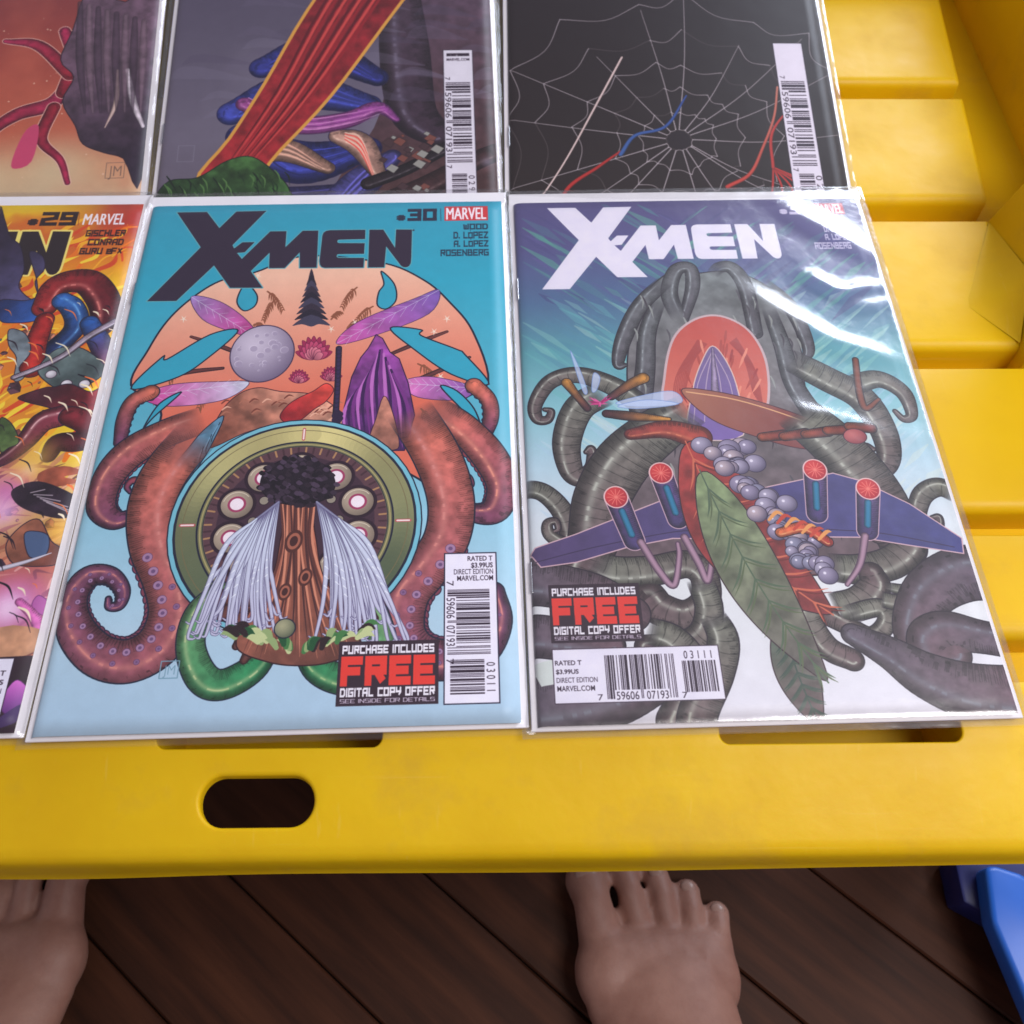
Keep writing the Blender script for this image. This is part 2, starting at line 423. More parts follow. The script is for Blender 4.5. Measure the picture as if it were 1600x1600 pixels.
def block_text(txt, th=.2):
    """th: stroke thickness against cap height"""
    out = []; x = 0; cell = .62
    for ch in txt:
        w = GW.get(ch, 1)*cell
        for st in GL.get(ch, []):
            pts = [(x+th/2+px*(cell) if ch != 'I' else x+th/2, th/2+py*(1-th)) for px, py in st]
            for (ax, ay), (bx, by) in zip(pts[:-1], pts[1:]):
                L = math.hypot(bx-ax, by-ay) or 1e-6; dx, dy = (bx-ax)/L*th/2, (by-ay)/L*th/2
                ax2, ay2, bx2, by2 = ax-dx, ay-dy, bx+dx, by+dy
                if abs(dx) > 1e-4 and abs(dy) > 1e-4:   # slanted strokes stay inside the cap height
                    ax2, ay2, bx2, by2 = ax, ay, bx, by
                nx, ny = -dy, dx
                out.append(np.array([(ax2+nx, ay2+ny), (bx2+nx, by2+ny), (bx2-nx, by2-ny), (ax2-nx, ay2-ny)]))
        x += w+th+(.10 if ch != ' ' else .1)
    return out, x-.1

_fc = {}
def sans_text(txt, bold=0.0):
    """outline polygons of Blender's own sans lettering, cap height 1"""
    k = (txt, bold)
    if k in _fc:
        return _fc[k]
    cu = bpy.data.curves.new('lettering', 'FONT'); cu.body = txt; cu.offset = bold; cu.resolution_u = 3; cu.fill_mode = 'BOTH'
    ob = bpy.data.objects.new('lettering', cu); bpy.context.scene.collection.objects.link(ob)
    bpy.context.view_layer.update()
    me = bpy.data.meshes.new_from_object(ob.evaluated_get(bpy.context.evaluated_depsgraph_get()))
    V = np.array([v.co[:2] for v in me.vertices]); tri = []
    for p in me.polygons:
        q = V[list(p.vertices)]
        a = np.sum(q[:, 0]*np.roll(q[:, 1], -1)-np.roll(q[:, 0], -1)*q[:, 1])
        tri.append(q if a > 0 else q[::-1])
    bpy.data.objects.remove(ob); bpy.data.curves.remove(cu); bpy.data.meshes.remove(me)
    x0, x1 = V[:, 0].min(), V[:, 0].max(); y0 = max(V[:, 1].min(), -.02); y1 = V[:, 1].max()
    if txt.startswith('$'):
        y0, y1 = 0, .729
    out = [np.c_[(q[:, 0]-x0)/(y1-y0), (q[:, 1]-y0)/(y1-y0)] for q in tri]
    _fc[k] = (out, (x1-x0)/(y1-y0))
    return _fc[k]

LC = ['0001101','0011001','0010011','0111101','0100011','0110001','0101111','0111011','0110111','0001011']
def upc():
    L = '759606'; R = '071937'
    rc = lambda d: ''.join('1' if b == '0' else '0' for b in LC[int(d)])
    return '101'+''.join(LC[int(d)] for d in L)+'01010'+''.join(rc(d) for d in R)+'101'
def ean5(t):
    g = lambda d: ''.join('1' if b == '0' else '0' for b in LC[int(d)])[::-1]
    return '1011'+'01'.join((LC[int(d)] if i % 2 else g(d)) for i, d in enumerate(t))
INK = (48, 34, 50)
def barcode(A, box, sup, rot, numb=True):
    """box of the bars in mm; sup = box of the small code and its digits"""
    u0, v0, u1, v1 = box; b = upc(); n = len(b)
    A.bars(b, box, INK, rot)
    # the guard bars and the first and last digit run past the others
    ext = ''.join(c if (i < 10 or i >= n-10 or 45 <= i < 50) else '0' for i, c in enumerate(b))
    if rot:
        e = 3.6; A.bars(ext, (u0-e*.9, v0, u0+.1, v1), INK, rot); L = v1-v0
        A.text('59606', (u0-e, v0+L*.13, u0-.5, v0+L*.45), INK, 'sans', .0, rot=True)
        A.text('07193', (u0-e, v0+L*.56, u0-.5, v0+L*.87), INK, 'sans', .0, rot=True)
        A.text('7', (u0-e, v0-3.6, u0-1, v0-1.6), INK, 'sans', .0, rot=True)
        A.text('7', (u0-e, v1+1.6, u0-1, v1+3.6), INK, 'sans', .0, rot=True)
    else:
        e = 3.6; A.bars(ext, (u0, v1-.1, u1, v1+e*.9), INK, rot); L = u1-u0
        A.text('59606', (u0+L*.13, v1+.6, u0+L*.45, v1+e), INK, 'sans', .0)
        A.text('07193', (u0+L*.56, v1+.6, u0+L*.87, v1+e), INK, 'sans', .0)
        A.text('7', (u0-3.4, v1+1.4, u0-1.6, v1+e), INK, 'sans', .0)
        A.text('7', (u1+1.6, v1+1.4, u1+3.4, v1+e), INK, 'sans', .0)
    a0, b0, a1, b1 = sup[:4]; txt = sup[4]
    A.bars(ean5(txt), (a0, b0, a1, b1), INK, rot)
    if rot:
        A.text(' '.join(txt), (a1+.7, b0+1.2, a1+3.8, b1-1), INK, 'sans', .0, rot=True)
    else:
        A.text(' '.join(txt), (a0+1, b0-3.8, a1-1, b0-.8), INK, 'sans', .0)

H30 = np.array([[0.35214514, 0.08116372, -109.5094651], [0.0012188, 0.51217932, -163.5722339], [-4.48e-05, 0.00056563, 1.0]])
H31 = np.array([[0.37446322, -0.01606154, -296.2871363], [0.0139977, 0.53391226, -182.65398508], [6.21e-06, 0.00059702, 1.0]])
H29 = np.array([[0.36074177, 0.18703251, 58.15983992], [0.00572742, 0.52403878, -168.38126622], [-1.183e-05, 0.00058272, 1.0]])

def hm(H, pts):
    q = np.c_[np.asarray(pts, float), np.ones(len(pts))]@H.T
    return q[:, :2]/q[:, 2:]
z1 = lambda L: [(230+x/5.714, 310+y/5.714) for x, y in L]
z2 = lambda L: [(480+x/5.0, 310+y/5.0) for x, y in L]
LOGO = [hm(H30, z1([(270,108),(540,108),(652,255),(805,108),(1075,105),(770,410),(785,440),(860,385),(970,385),(880,475),(810,480),(855,535),(1110,290),(1255,290),(1245,435),(1400,288),(1540,288),(1525,620),(1375,620),(1375,480),(1240,620),(1100,620),(1105,480),(935,645),(1040,795),(750,793),(605,590),(265,905),(0,905),(485,425)])),
        hm(H30, z2([(465,250),(190,250),(160,255),(140,268),(130,290),(108,490),(112,520),(125,538),(150,545),(450,545),(455,470),(262,468),(246,464),(240,455),(246,441),(258,438),(455,438),(460,355),(260,352),(249,348),(246,338),(250,328),(262,325),(463,322)])),
        hm(H30, z2([(497,250),(605,250),(697,395),(705,250),(828,252),(822,480),(818,515),(805,537),(785,546),(760,544),(742,532),(627,380),(612,545),(487,545)]))]
# level the three letters to one baseline in cover space
def logo(A, col, off=(0, 0), sc=(1, 1), halo=None, hw=.6):
    for P in LOGO:
        Q = np.c_[off[0]+P[:, 0]*sc[0], off[1]+P[:, 1]*sc[1]]
        if halo:
            A.stroke(np.vstack([Q, Q[:1]]), hw*2, halo, mm=True)
    for P in LOGO:
        Q = np.c_[off[0]+P[:, 0]*sc[0], off[1]+P[:, 1]*sc[1]]
        A.polys([Q if _area(Q) > 0 else Q[::-1]], col)
def _area(q):
    return np.sum(q[:, 0]*np.roll(q[:, 1], -1)-np.roll(q[:, 0], -1)*q[:, 1])

def box_of(A, p0, p1):
    a, b = A.P([p0, p1]); return (a[0], a[1], b[0], b[1])

def brand_box(A, box, back=True):
    if back:
        A.rect(box, (205, 60, 65))
    u0, v0, u1, v1 = box; d = (v1-v0)*.09
    for dx in (-.16, 0, .16):
        A.text('MARVEL', (u0+d+.1+dx, v0+d, u1-d-.1+dx, v1-d), (250, 238, 245), 'sans', 0.0)

def issue(A, txt, box, col, w=.3, shear=0):
    u0, v0, u1, v1 = box; h = v1-v0
    A.text('#', (u0-h*.62, v0+h*.45, u0-h*.12, v1), col, 'block', .26)
    A.text(txt, box, col, 'block', w, shear=shear)

def offer_box(A, box):
    u0, v0, u1, v1 = box; w, h = u1-u0, v1-v0
    A.rect(box, (52, 36, 48))
    X = lambda a: u0+w*a
    Y = lambda a: v0+h*a
    A.text('PURCHASE InCLUDES', (X(.035), Y(.06), X(.955), Y(.20)), (240, 236, 246), 'block', .24)
    A.text('FREE', (X(.03), Y(.235), X(.965), Y(.70)), (228, 62, 52), 'block', .29)
    A.text('DIGITAL COPY OFFER', (X(.035), Y(.725), X(.965), Y(.865)), (240, 236, 246), 'block', .24)
    A.text('SEE INSIDE FOR DETAILS', (X(.04), Y(.895), X(.965), Y(.955)), (220, 205, 225), 'block', .13)

def petal(A, pts, c1, c2, veins=(225, 230, 240)):
    A.fill(pts, grad=((pts[0], c1), (pts[len(pts)//2], c2)), smooth=6, line=(60, 40, 80), lw=.3, var=.12)
    a = np.array(pts[0], float); b = np.array(pts[len(pts)//2], float)
    A.stroke([a, b], .25, veins, alpha=.7)
    for t in np.linspace(.1, .85, 8):
        c = a+(b-a)*t
        for sgn in (-1, 1):
            n = np.array([-(b-a)[1], (b-a)[0]])/np.hypot(*(b-a))*sgn
            A.stroke([c, c+n*9+(b-a)*.09], .2, veins, alpha=.6)

def frond(A, base, ang, L, col=(140, 90, 70), n=9, spread=1.0):
    r = np.random.default_rng(int(base[0]*7+base[1]))
    b = np.array(base, float); d = np.array([math.cos(ang), math.sin(ang)])
    mid = b+d*L*.6; tip = b+d*L+np.array([0, L*.35])
    A.taper([b, mid, tip], 1.1, col)
    for t in np.linspace(.15, 1, n):
        c = b*(1-t)**2+2*t*(1-t)*mid+t*t*tip
        for sg in (-1, 1):
            a2 = ang+sg*(.9+r.random()*.4)*spread
            e = c+np.array([math.cos(a2), math.sin(a2)*.8+.55])*L*.28*(1-.35*t)
            A.taper([c, (c+e)/2+np.array([0, -1.5]), e], .75, col)

def suckers(A, pts, rad, side, n, off=.45, r0=1.5, r1=.5, col=(165, 128, 162), core=(110, 80, 120)):
    Q = catmull(np.c_[A.P(pts), np.interp(np.linspace(0, 1, len(pts)), np.linspace(0, 1, len(rad)), rad)], 10)
    d = np.r_[0, np.cumsum(np.hypot(*(Q[1:, :2]-Q[:-1, :2]).T))]
    for t in np.linspace(.03, .95, n):
        s = d[-1]*(1-(1-t)**1.15)
        q = [np.interp(s, d, Q[:, k]) for k in range(3)]
        q2 = [np.interp(s+.5, d, Q[:, k]) for k in range(2)]
        tx, ty = q2[0]-q[0], q2[1]-q[1]; l = math.hypot(tx, ty) or 1
        c = (q[0]-ty/l*q[2]*off*side, q[1]+tx/l*q[2]*off*side)
        r = (r0*(1-t)+r1*t)
        A.disc(c, r, col=col, mm=True, line=(95, 60, 95), lw=.18); A.disc(c, r*.45, col=core, mm=True)

def bumps(A, pts, rad, side, n, ca, cb):
    """scalloped rim of a scroll"""
    Q = catmull(np.c_[A.P(pts), np.interp(np.linspace(0, 1, len(pts)), np.linspace(0, 1, len(rad)), rad)], 10)
    d = np.r_[0, np.cumsum(np.hypot(*(Q[1:, :2]-Q[:-1, :2]).T))]
    for t in np.linspace(.02, .98, n):
        s = d[-1]*(1-(1-t)**1.3)
        q = [np.interp(s, d, Q[:, k]) for k in range(3)]
        q2 = [np.interp(s+.5, d, Q[:, k]) for k in range(2)]
        tx, ty = q2[0]-q[0], q2[1]-q[1]; l = math.hypot(tx, ty) or 1
        c = (q[0]-ty/l*q[2]*.88*side, q[1]+tx/l*q[2]*.88*side)
        A.disc(c, max(.45, q[2]*.30), col=tuple(np.array(ca)*(1-t)*.8+np.array(cb)*t*.8), mm=True, line=(35, 25, 50), lw=.35)

def cover_teal():
    A = Art(6.5, H30)
    A.vgrad([(0, (52, 158, 184)), (.2, (48, 166, 192)), (.5, (95, 178, 200)), (.68, (150, 200, 220)), (.85, (178, 208, 226)), (1, (172, 200, 222))])
    NV = (28, 32, 52)
    # peach fan with its dark outline
    A.fill([(205,600),(232,545),(262,500),(300,465),(345,438),(400,425),(480,400),(600,412),(665,440),(705,475),(740,520),(764,598),(722,630),(712,690),(690,760),(640,740),(480,650),(320,700),(250,740),(240,690),(252,640)],
           grad=((480, 430), (242, 190, 162)) and (((480, 430), (243, 192, 165)), ((480, 640), (222, 112, 88))), smooth=6, line=NV, lw=.9)
    for b, a, L in (((430,470),2.2,26),((420,455),.7,30),((560,450),2.4,30),((585,480),2.6,34),((300,560),2.6,40),((280,600),2.9,40),((340,600),2.4,36),((420,520),-2.2,30),((545,520),-1.1,28),((655,570),.5,36),((690,600),.4,34),((660,640),.9,30),((700,560),.6,26),((440,540),-2.6,26),((520,500),-.9,24)):
        frond(A, b, a, L, (142, 84, 60))
    for p in ([(300,525),(345,540),(395,560)],[(700,520),(660,535),(600,560)],[(735,560),(690,580),(640,600)],[(255,590),(300,580),(350,575)]):
        A.tube(p, [.5, 1.0, .6], (120, 62, 58), (95, 50, 52), lw=.2, smooth=5)
    for c in ((288,497),(405,430),(557,505),(680,520),(700,500),(690,590),(520,515),(670,610)):
        for k in range(5):
            A.taper([c, (c[0]+math.cos(k*1.256+.4)*6, c[1]+math.sin(k*1.256+.4)*6)], .9, (243, 226, 205), smooth=0)
    # long translucent petals
    petal(A, [(300,462),(345,470),(388,500),(404,528),(370,520),(318,498)], (160, 130, 190), (214, 70, 150))
    petal(A, [(688,455),(650,468),(560,505),(528,538),(580,528),(672,492)], (120, 90, 170), (205, 90, 165))
    petal(A, [(222,618),(270,600),(345,596),(392,598),(350,625),(262,634)], (196, 60, 140), (205, 210, 228))
    petal(A, [(742,608),(700,594),(660,590),(630,600),(655,622),(720,626)], (140, 90, 170), (214, 120, 180))
    # teal leaves cut into the fan
    for P in ([(612,514),(660,517),(660,526),(716,548),(728,556),(765,602),(706,586),(650,548)], [(374,516),(330,522),(262,560),(255,556),(205,606),(280,588),(330,556)],
              [(690,605),(715,612),(742,640),(752,672),(722,640)], [(285,612),(250,630),(225,668),(242,650)],
              [(598,425),(618,445),(621,470),(606,484),(592,478),(594,458),(602,445)], [(382,446),(372,470),(383,485),(400,478),(404,462),(392,446)]):
        A.fill(P, (50, 164, 190), smooth=6, line=NV, lw=.65)
    # garden scene in the middle: dark fir, pale moon, pink lotus, violet peak, brown hill, red path
    for k in range(9):
        y = 432+k*9; wd = 5+k*3.1
        A.fill([(489, y-12), (489+wd, y+5), (489+wd*.4, y+3), (489, y+7), (489-wd*.5, y+3), (489-wd, y+5)], [(52, 42, 58), (38, 32, 48), (66, 62, 84)][k % 3], smooth=3)
    A.disc((412,552), 13.5, 15.5, (206, 194, 212), line=(64, 50, 80), lw=.5, grad=(112, 98, 126))
    rr0 = np.random.default_rng(15)
    for k in range(26):
        a = rr0.random()*6.28; q = rr0.random()**.6*11; c = A.P([(412, 552)])[0]+np.array([math.cos(a), math.sin(a)*1.1])*q; r1 = .4+rr0.random()*1.5
        A.disc(c, r1*1.15, col=(226, 214, 230), mm=True, alpha=.5); A.disc(c+.18, r1, col=(142, 128, 156), mm=True, alpha=.55)
    for n_, (cx, cy, R0) in enumerate(((493,548,30),(470,585,17),(520,582,18))):   # lotus blooms
        for ring, (m_, f, cc) in enumerate(((9, 1.0, (168, 44, 88)), (8, .78, (206, 78, 118)), (6, .52, (232, 130, 150)))):
            for k in range(m_):
                a = -pi/2+(k-(m_-1)/2)*(2.9/m_)
                tip = (cx+math.cos(a)*R0*f, cy+12+math.sin(a)*R0*f*1.15); sd = (-math.sin(a)*R0*.2, math.cos(a)*R0*.2)
                md = (cx+math.cos(a)*R0*f*.55, cy+12+math.sin(a)*R0*f*.6)
                A.fill([(cx, cy+14), (md[0]+sd[0], md[1]+sd[1]), tip, (md[0]-sd[0], md[1]-sd[1])], grad=(((cx, cy+12), tuple(int(v*.7) for v in cc)), (tip, cc)), smooth=4, line=(96, 24, 60), lw=.2)
    A.fill([(326,700),(345,648),(372,618),(405,606),(440,612),(500,620),(545,660),(480,670),(400,672)], grad=(((340, 690), (136, 76, 60)), ((480, 610), (214, 152, 128))), smooth=6, line=(60, 30, 40), lw=.4, var=.22)
    for k in range(34):
        x = 345+rr0.random()*180; y = 622+rr0.random()*40
        A.taper([(x, y), (x+7, y-5), (x+15, y-3)], .8, [(120, 62, 50), (176, 112, 90), (232, 176, 150)][k % 3], smooth=3)
    A.fill([(440,652),(452,634),(470,622),(492,612),(512,600),(524,610),(512,628),(494,640),(474,656),(456,664)], grad=(((440, 650), (160, 36, 46)), ((510, 610), (226, 76, 66))), smooth=5, line=(70, 20, 35), lw=.35, var=.2)
    A.fill([(532,705),(540,640),(552,590),(566,560),(578,545),(590,524),(600,530),(612,552),(626,562),(640,600),(650,650),(634,705)], grad=(((600, 530), (164, 78, 166)), ((590, 700), (66, 30, 88))), smooth=0, line=(45, 20, 60), lw=.45, var=.25)
    for k in range(15):
        x = 545+k*7; t0 = 545+abs(598-x)*.9
        A.taper([(598+(x-598)*.4, t0), (x-4, t0+50), (x+2, 700)], 1.5, [(192, 112, 192), (58, 24, 80), (120, 50, 130)][k % 3], smooth=4)
    A.fill([(578,700),(590,655),(602,620),(614,640),(626,690),(618,704)], grad=(((600, 620), (206, 138, 116)), ((600, 700), (128, 84, 72))), smooth=3, line=(50, 25, 50), lw=.3, var=.25)
    A.tube([(532,545),(530,600),(527,652)], [1.2, 1.1, 1.2], (52, 40, 78), lw=.2, seg=2.2)
    for k in range(7):
        A.disc((530+4*math.sin(k*2.1), 652+k*2.2-6), 1.5, col=(44, 30, 60))
    # blue grey banded cloth at the left of the ring
    A.fill([(352,650),(320,672),(296,700),(262,742),(228,800),(226,822),(262,838),(284,790),(306,740),(330,700)], grad=(((350, 650), (96, 140, 168)), ((240, 830), (48, 68, 78))), smooth=5, line=NV, lw=.4, var=.2)
    for k in range(9):
        a = (346-k*13, 660+k*19); b = (318-k*8+14, 690+k*19)
        A.stroke([a, ((a[0]+b[0])/2-4, (a[1]+b[1])/2+6), b], .35, (32, 44, 60), smooth=4)
        A.stroke([(a[0]-3, a[1]+5), ((a[0]+b[0])/2-8, (a[1]+b[1])/2+9)], .5, (130, 180, 210), smooth=0, alpha=.7)
    # scrolls with bead rows, left and right of the ring
    SA, SB, SC = (222, 118, 96), (182, 78, 84), (112, 62, 96)
    small = [
        ([(236,612),(208,626),(194,655),(188,690)], [3.6, 3.2, 3.0, 2.4], -1), ([(742,604),(764,626),(768,654),(758,684)], [3.6, 3.2, 3.0, 2.4], 1),
        ([(205,712),(232,712),(250,704),(250,694),(241,692),(238,698)], [2.6, 2.2, 1.8, 1.1, .8, .5], 1), ([(738,702),(716,706),(702,698),(703,688),(711,687),(714,693)], [2.6, 2.2, 1.8, 1.1, .8, .5], -1),
        ([(222,752),(208,750),(199,760),(204,769)], [1.6, 1.3, .9, .5], -1), ([(716,744),(732,746),(738,758),(730,764)], [1.6, 1.3, .9, .5], 1)]
    for p, r, sd in small:
        bumps(A, p, r, sd, 9, SB, SC); A.tube(p, r, SA if p[0][1] < 640 else SB, SC, line=NV, lw=.45)
    hook = [([(322,655),(262,676),(205,706),(168,748),(158,790),(178,812),(205,808)], [6.6, 6.8, 7, 6.2, 5.4, 4, 2.6], 1),
            ([(668,634),(722,668),(764,712),(786,758),(776,796),(748,803),(722,790)], [6.6, 6.8, 7, 6.2, 5.4, 4, 2.6], -1)]
    for p, r, sd in hook:
        bumps(A, p[1:], r[1:], -sd, 22, SB, SC); A.tube(p, r, SA, SC, line=NV, lw=.55, hi=(232, 150, 130), fade=.2)
    big = [([(312,676),(262,735),(238,790),(240,850),(262,905),(272,955),(252,1005),(205,1033),(155,1025),(118,985),(112,938),(138,902),(172,900),(192,922),(188,945),(172,948),(170,936)],
            [9.5, 9.5, 9, 8.6, 8.4, 8.6, 8.6, 8.2, 7.4, 6.4, 5.4, 4.4, 3.4, 2.6, 1.9, 1.3, .8], 1),
           ([(640,640),(684,712),(706,780),(700,840),(668,890),(636,930),(628,985),(652,1020),(700,1030),(752,1015),(778,970),(772,925)],
            [9.5, 9.5, 9, 8.6, 8.4, 8.6, 8.6, 8.2, 7.4, 6.4, 5.2, 4.0], -1)]
    for i, (p, r, sd) in enumerate(big):
        bumps(A, p[3:], r[3:], sd, 44 if i == 0 else 30, (165, 80, 100), SC)
        A.tube(p, r, (222, 120, 98), (108, 64, 102), line=NV, lw=.55, hi=(214, 136, 128), hoff=.3*sd, fade=.10)
        suckers(A, p[3:], r[3:], sd, 22 if i == 0 else 15, .42, 1.9, .4)
        suckers(A, p[4:], r[4:], sd, 16 if i == 0 else 11, -.15, 1.2, .4, col=(140, 100, 140))
    # brass ring with nine lamps
    L, R_ = A.P([(277, 812)])[0], A.P([(651, 812)])[0]
    c = (L+R_)/2+np.array([0, 1.5]); r = (R_[0]-L[0])/2
    A.disc(c, r*1.05, col=(120, 190, 208), mm=True, line=NV, lw=.5)
    tt = np.linspace(0, 2*math.pi, 120)
    A.disc(c, r, col=(120, 118, 84), mm=True, line=NV, lw=.6)
    for k in range(120):
        a = tt[k]-math.pi/2; m = (r*.9)
        s = .5+.5*math.cos(tt[k]); f = .62+.38*s+.10*math.sin(tt[k]*5)
        col = np.array([206, 194, 132])*f*s+np.array([74, 92, 72])*(1-s)
        p0 = c+np.array([math.cos(a), math.sin(a)])*m; a2 = a+.07; p1 = c+np.array([math.cos(a2), math.sin(a2)])*m
        A.tube([p0, p1], [r*.092], tuple(col), edge=.0, line=None, smooth=0, mm=True)
    for f, col, w in ((.995, NV, .4), (.94, (120, 108, 76), .3), (.815, NV, .7), (.79, (176, 164, 110), .5), (.77, NV, .3)):
        A.stroke(np.c_[c[0]+r*f*np.cos(tt), c[1]+r*f*np.sin(tt)], w, col, mm=True)
    A.disc(c, r*.765, col=(92, 62, 70), mm=True)
    for k in range(70):   # cog teeth
        a = k*2*math.pi/70
        A.stroke([c+np.array([math.cos(a), math.sin(a)])*r*.70, c+np.array([math.cos(a), math.sin(a)])*r*.755], .8, (176, 132, 92) if k % 2 else (70, 44, 52), mm=True)
    A.disc(c, r*.66, col=(66, 44, 58), mm=True)
    for k in range(9):
        a = -math.pi/2+(k-4)*2*math.pi/10.4
        q = c+np.array([math.cos(a), math.sin(a)])*r*.545
        A.disc(q, r*.165, col=(46, 28, 42), mm=True); A.disc(q, r*.135, col=(186, 168, 148), mm=True, line=(40, 25, 35), lw=.4, grad=(122, 108, 96))
        A.stroke([q+np.array([math.cos(u), math.sin(u)])*r*.118 for u in np.linspace(3.4, 5.6, 9)], .3, (226, 214, 190), mm=True)
        A.disc(q, r*.078, col=(160, 62, 98), mm=True); A.disc(q, r*.058, col=(246, 232, 240), mm=True)
        a += math.pi/10.4; q = c+np.array([math.cos(a), math.sin(a)])*r*.36
        A.disc(q, r*.038, col=(150, 140, 126), mm=True, line=(40, 26, 36), lw=.3)
    for a in (-math.pi/2, 0, math.pi):
        d = np.array([math.cos(a), math.sin(a)]); A.stroke([c+d*r*.845, c+d*r*.955], 1.3, (190, 90, 90), mm=True); A.stroke([c+d*r*.85, c+d*r*.95], .7, (250, 225, 225), mm=True)
    # green ribbons
    G1, G2 = (120, 160, 110), (34, 130, 82)
    A.tube([(345,925),(312,960),(300,1010),(318,1058),(350,1070),(398,1045),(432,1005)], [4, 5, 5, 5.5, 5.5, 5, 2.5], G1, G2, line=NV, lw=.45, hi=(188, 205, 150))
    A.tube([(470,1005),(500,1045),(545,1062),(590,1050),(600,1000),(585,940)], [2.5, 5, 5.5, 5.5, 5, 4], G2, G1, line=NV, lw=.45, hi=(170, 200, 140))
    # an old weeping tree growing in the ring: dark crown, copper trunk, white hanging boughs, ferns at its foot
    rr = np.random.default_rng(5)
    BR = (((400, 860), (196, 116, 92)), ((540, 1000), (112, 68, 58)))
    for sd in (-1, 1):
        for k in range(5):
            A.tube([(468+sd*12, 930), (468+sd*(50+k*14), 980-k*12), (468+sd*(84+k*12), 1032-k*22)], [5.5, 3.4, 1.2], (156, 92, 74), (104, 62, 58), line=(50, 24, 30), lw=.4)
    A.fill([(438,760),(446,800),(440,850),(428,900),(396,950),(372,1010),(420,1034),(470,1040),(520,1034),(566,1010),(540,950),(508,900),(498,850),(492,800),(500,760)], grad=BR, smooth=6, line=(50, 24, 30), lw=.5, var=.15)
    for k in range(26):
        u = (k-12.5)/12.5; x = 468+u*26
        A.taper([(x, 770+rr.random()*20), (468+u*24+3*math.sin(k), 850), (468+u*(40+rr.random()*8), 930), (468+u*86, 1015+rr.random()*14)], 1.1, [(98, 54, 48), (214, 140, 112), (140, 82, 66), (78, 44, 44)][k % 4], smooth=5)
    for c, r0 in (((462,846), 4.2), ((480,902), 3.2), ((448,925), 3.0)):
        for q, col in ((1, (84, 46, 42)), (.72, (168, 100, 80)), (.45, (70, 38, 38))):
            A.disc(c, r0*q*.8, r0*q*1.2, col, ang=.2)
    A.fill([(410,762),(416,738),(438,722),(468,716),(500,722),(520,738),(526,762),(508,782),(468,790),(428,782)], (34, 24, 36), smooth=5, line=(20, 12, 22), lw=.4)
    for k in range(190):   # dark crown of small leaves
        a = rr.random()*6.28; q = rr.random()**.5
        x = 468+math.cos(a)*q*62; y = 758+math.sin(a)*q*(34 if math.sin(a) > 0 else 44)
        A.fill([(x-5, y), (x, y-4), (x+6, y+1), (x, y+4)], [(30, 20, 32), (44, 32, 44), (58, 44, 60), (24, 16, 26), (74, 58, 78)][k % 5], smooth=3)
    for sd in (-1, 1):
        for k in range(34):
            u = k/33; w0 = rr.normal()
            x0 = 468+sd*(30+34*u); y0 = 785+26*u
            x1 = 468+sd*(46+62*u)+w0*3; y1 = 850+rr.random()*30
            x2 = 468+sd*(44+96*u)+w0*5; y2 = 905+rr.random()*50
            x3 = 468+sd*(36+124*u)+w0*9; y3 = 950+40*rr.random()+14*u
            cu = rr.choice([-1, 1])
            A.tube([(x0, y0), (x1, y1), (x2, y2), (x3, y3), (x3+cu*5, y3+9), (x3+cu*12, y3+6)], [.35, .95, .7, .5, .35, .15], (212, 222, 240), (198, 196, 222), edge=.15, line=(86, 78, 118), lw=.16, smooth=6)
            if k % 2:
                for t in range(5):
                    px_, py_ = x1+(x2-x1)*t/5, y1+(y2-y1)*t/5
                    A.taper([(px_, py_), (px_+sd*6, py_+5)], .8, (232, 236, 248), smooth=0)
    for k in range(44):   # ferns
        sd = 1 if k % 2 else -1; u = rr.random(); x = 468+sd*u*104; y = 1000-u*26+rr.random()*14
        a = -pi/2+sd*(.2+u*.9)+rr.normal()*.2; L = 16+rr.random()*12
        A.taper([(x, y+8), (x+math.cos(a)*L*.6, y+8+math.sin(a)*L*.6), (x+math.cos(a+sd*.4)*L, y+8+math.sin(a+sd*.4)*L)], 2.6, [(150, 172, 116), (70, 124, 70), (34, 84, 50), (196, 206, 150), (44, 30, 34)][k % 5], smooth=5)
    A.disc((448,982), 3.6, col=(168, 166, 132), line=NV, lw=.4, grad=(84, 92, 74))
    # lettering
    logo(A, (88, 160, 170), halo=(96, 172, 182), hw=.5); logo(A, (50, 38, 58))
    A.disc(hm(H30, [(648, 361.4)])[0], .5, col=(50, 38, 58), mm=True)
    issue(A, '30', box_of(A, (639,328), (684,347)), (42, 44, 66), .25)
    A.stroke([(690,328),(690.5,347)], .35, (40, 80, 100))
    brand_box(A, box_of(A, (696,325), (763.5,347)))
    for t, x0, y0, y1 in (('WOOD', 725, 352, 361), ('D. LÓPEZ', 710, 364.5, 375), ('A. LÓPEZ', 710.5, 378, 388), ('ROSENBERG', 690, 392, 402)):
        A.text(t, box_of(A, (x0, y0), (763.5+(y0-352)*.03, y1)), (34, 62, 84), 'block', .22)
    offer_box(A, box_of(A, (533.5,1003), (687,1098)))
    a, b = A.P([(697.5,866)])[0], A.P([(781,1095)])[0]
    A.rect((a[0], a[1], b[0], b[1]), (236, 232, 248), (40, 34, 56), .45)
    X = lambda x, y: A.P([(x, y)])[0]
    for t, bd, x0, x1, y0, y1 in (('RATED T', .012, 732, 770.5, 869, 875.5), ('$3.99US', .02, 737.5, 771, 879, 886), ('DIRECT EDITION', 0, 711, 771.5, 889.5, 896), ('MARVEL.COM', .007, 716, 771.5, 899.5, 906)):
        p, q = X(x0, y0), X(x1, y1); A.text(t, (p[0], p[1], q[0], q[1]), INK, 'sans', bd)
    p, q = X(714.5, 921), X(768, 1020); s0, s1 = X(707.5, 1030), X(759, 1082)
    barcode(A, (p[0], p[1], q[0], q[1]), (s0[0]-.5, s0[1], s1[0], s1[1], '03011'), True)
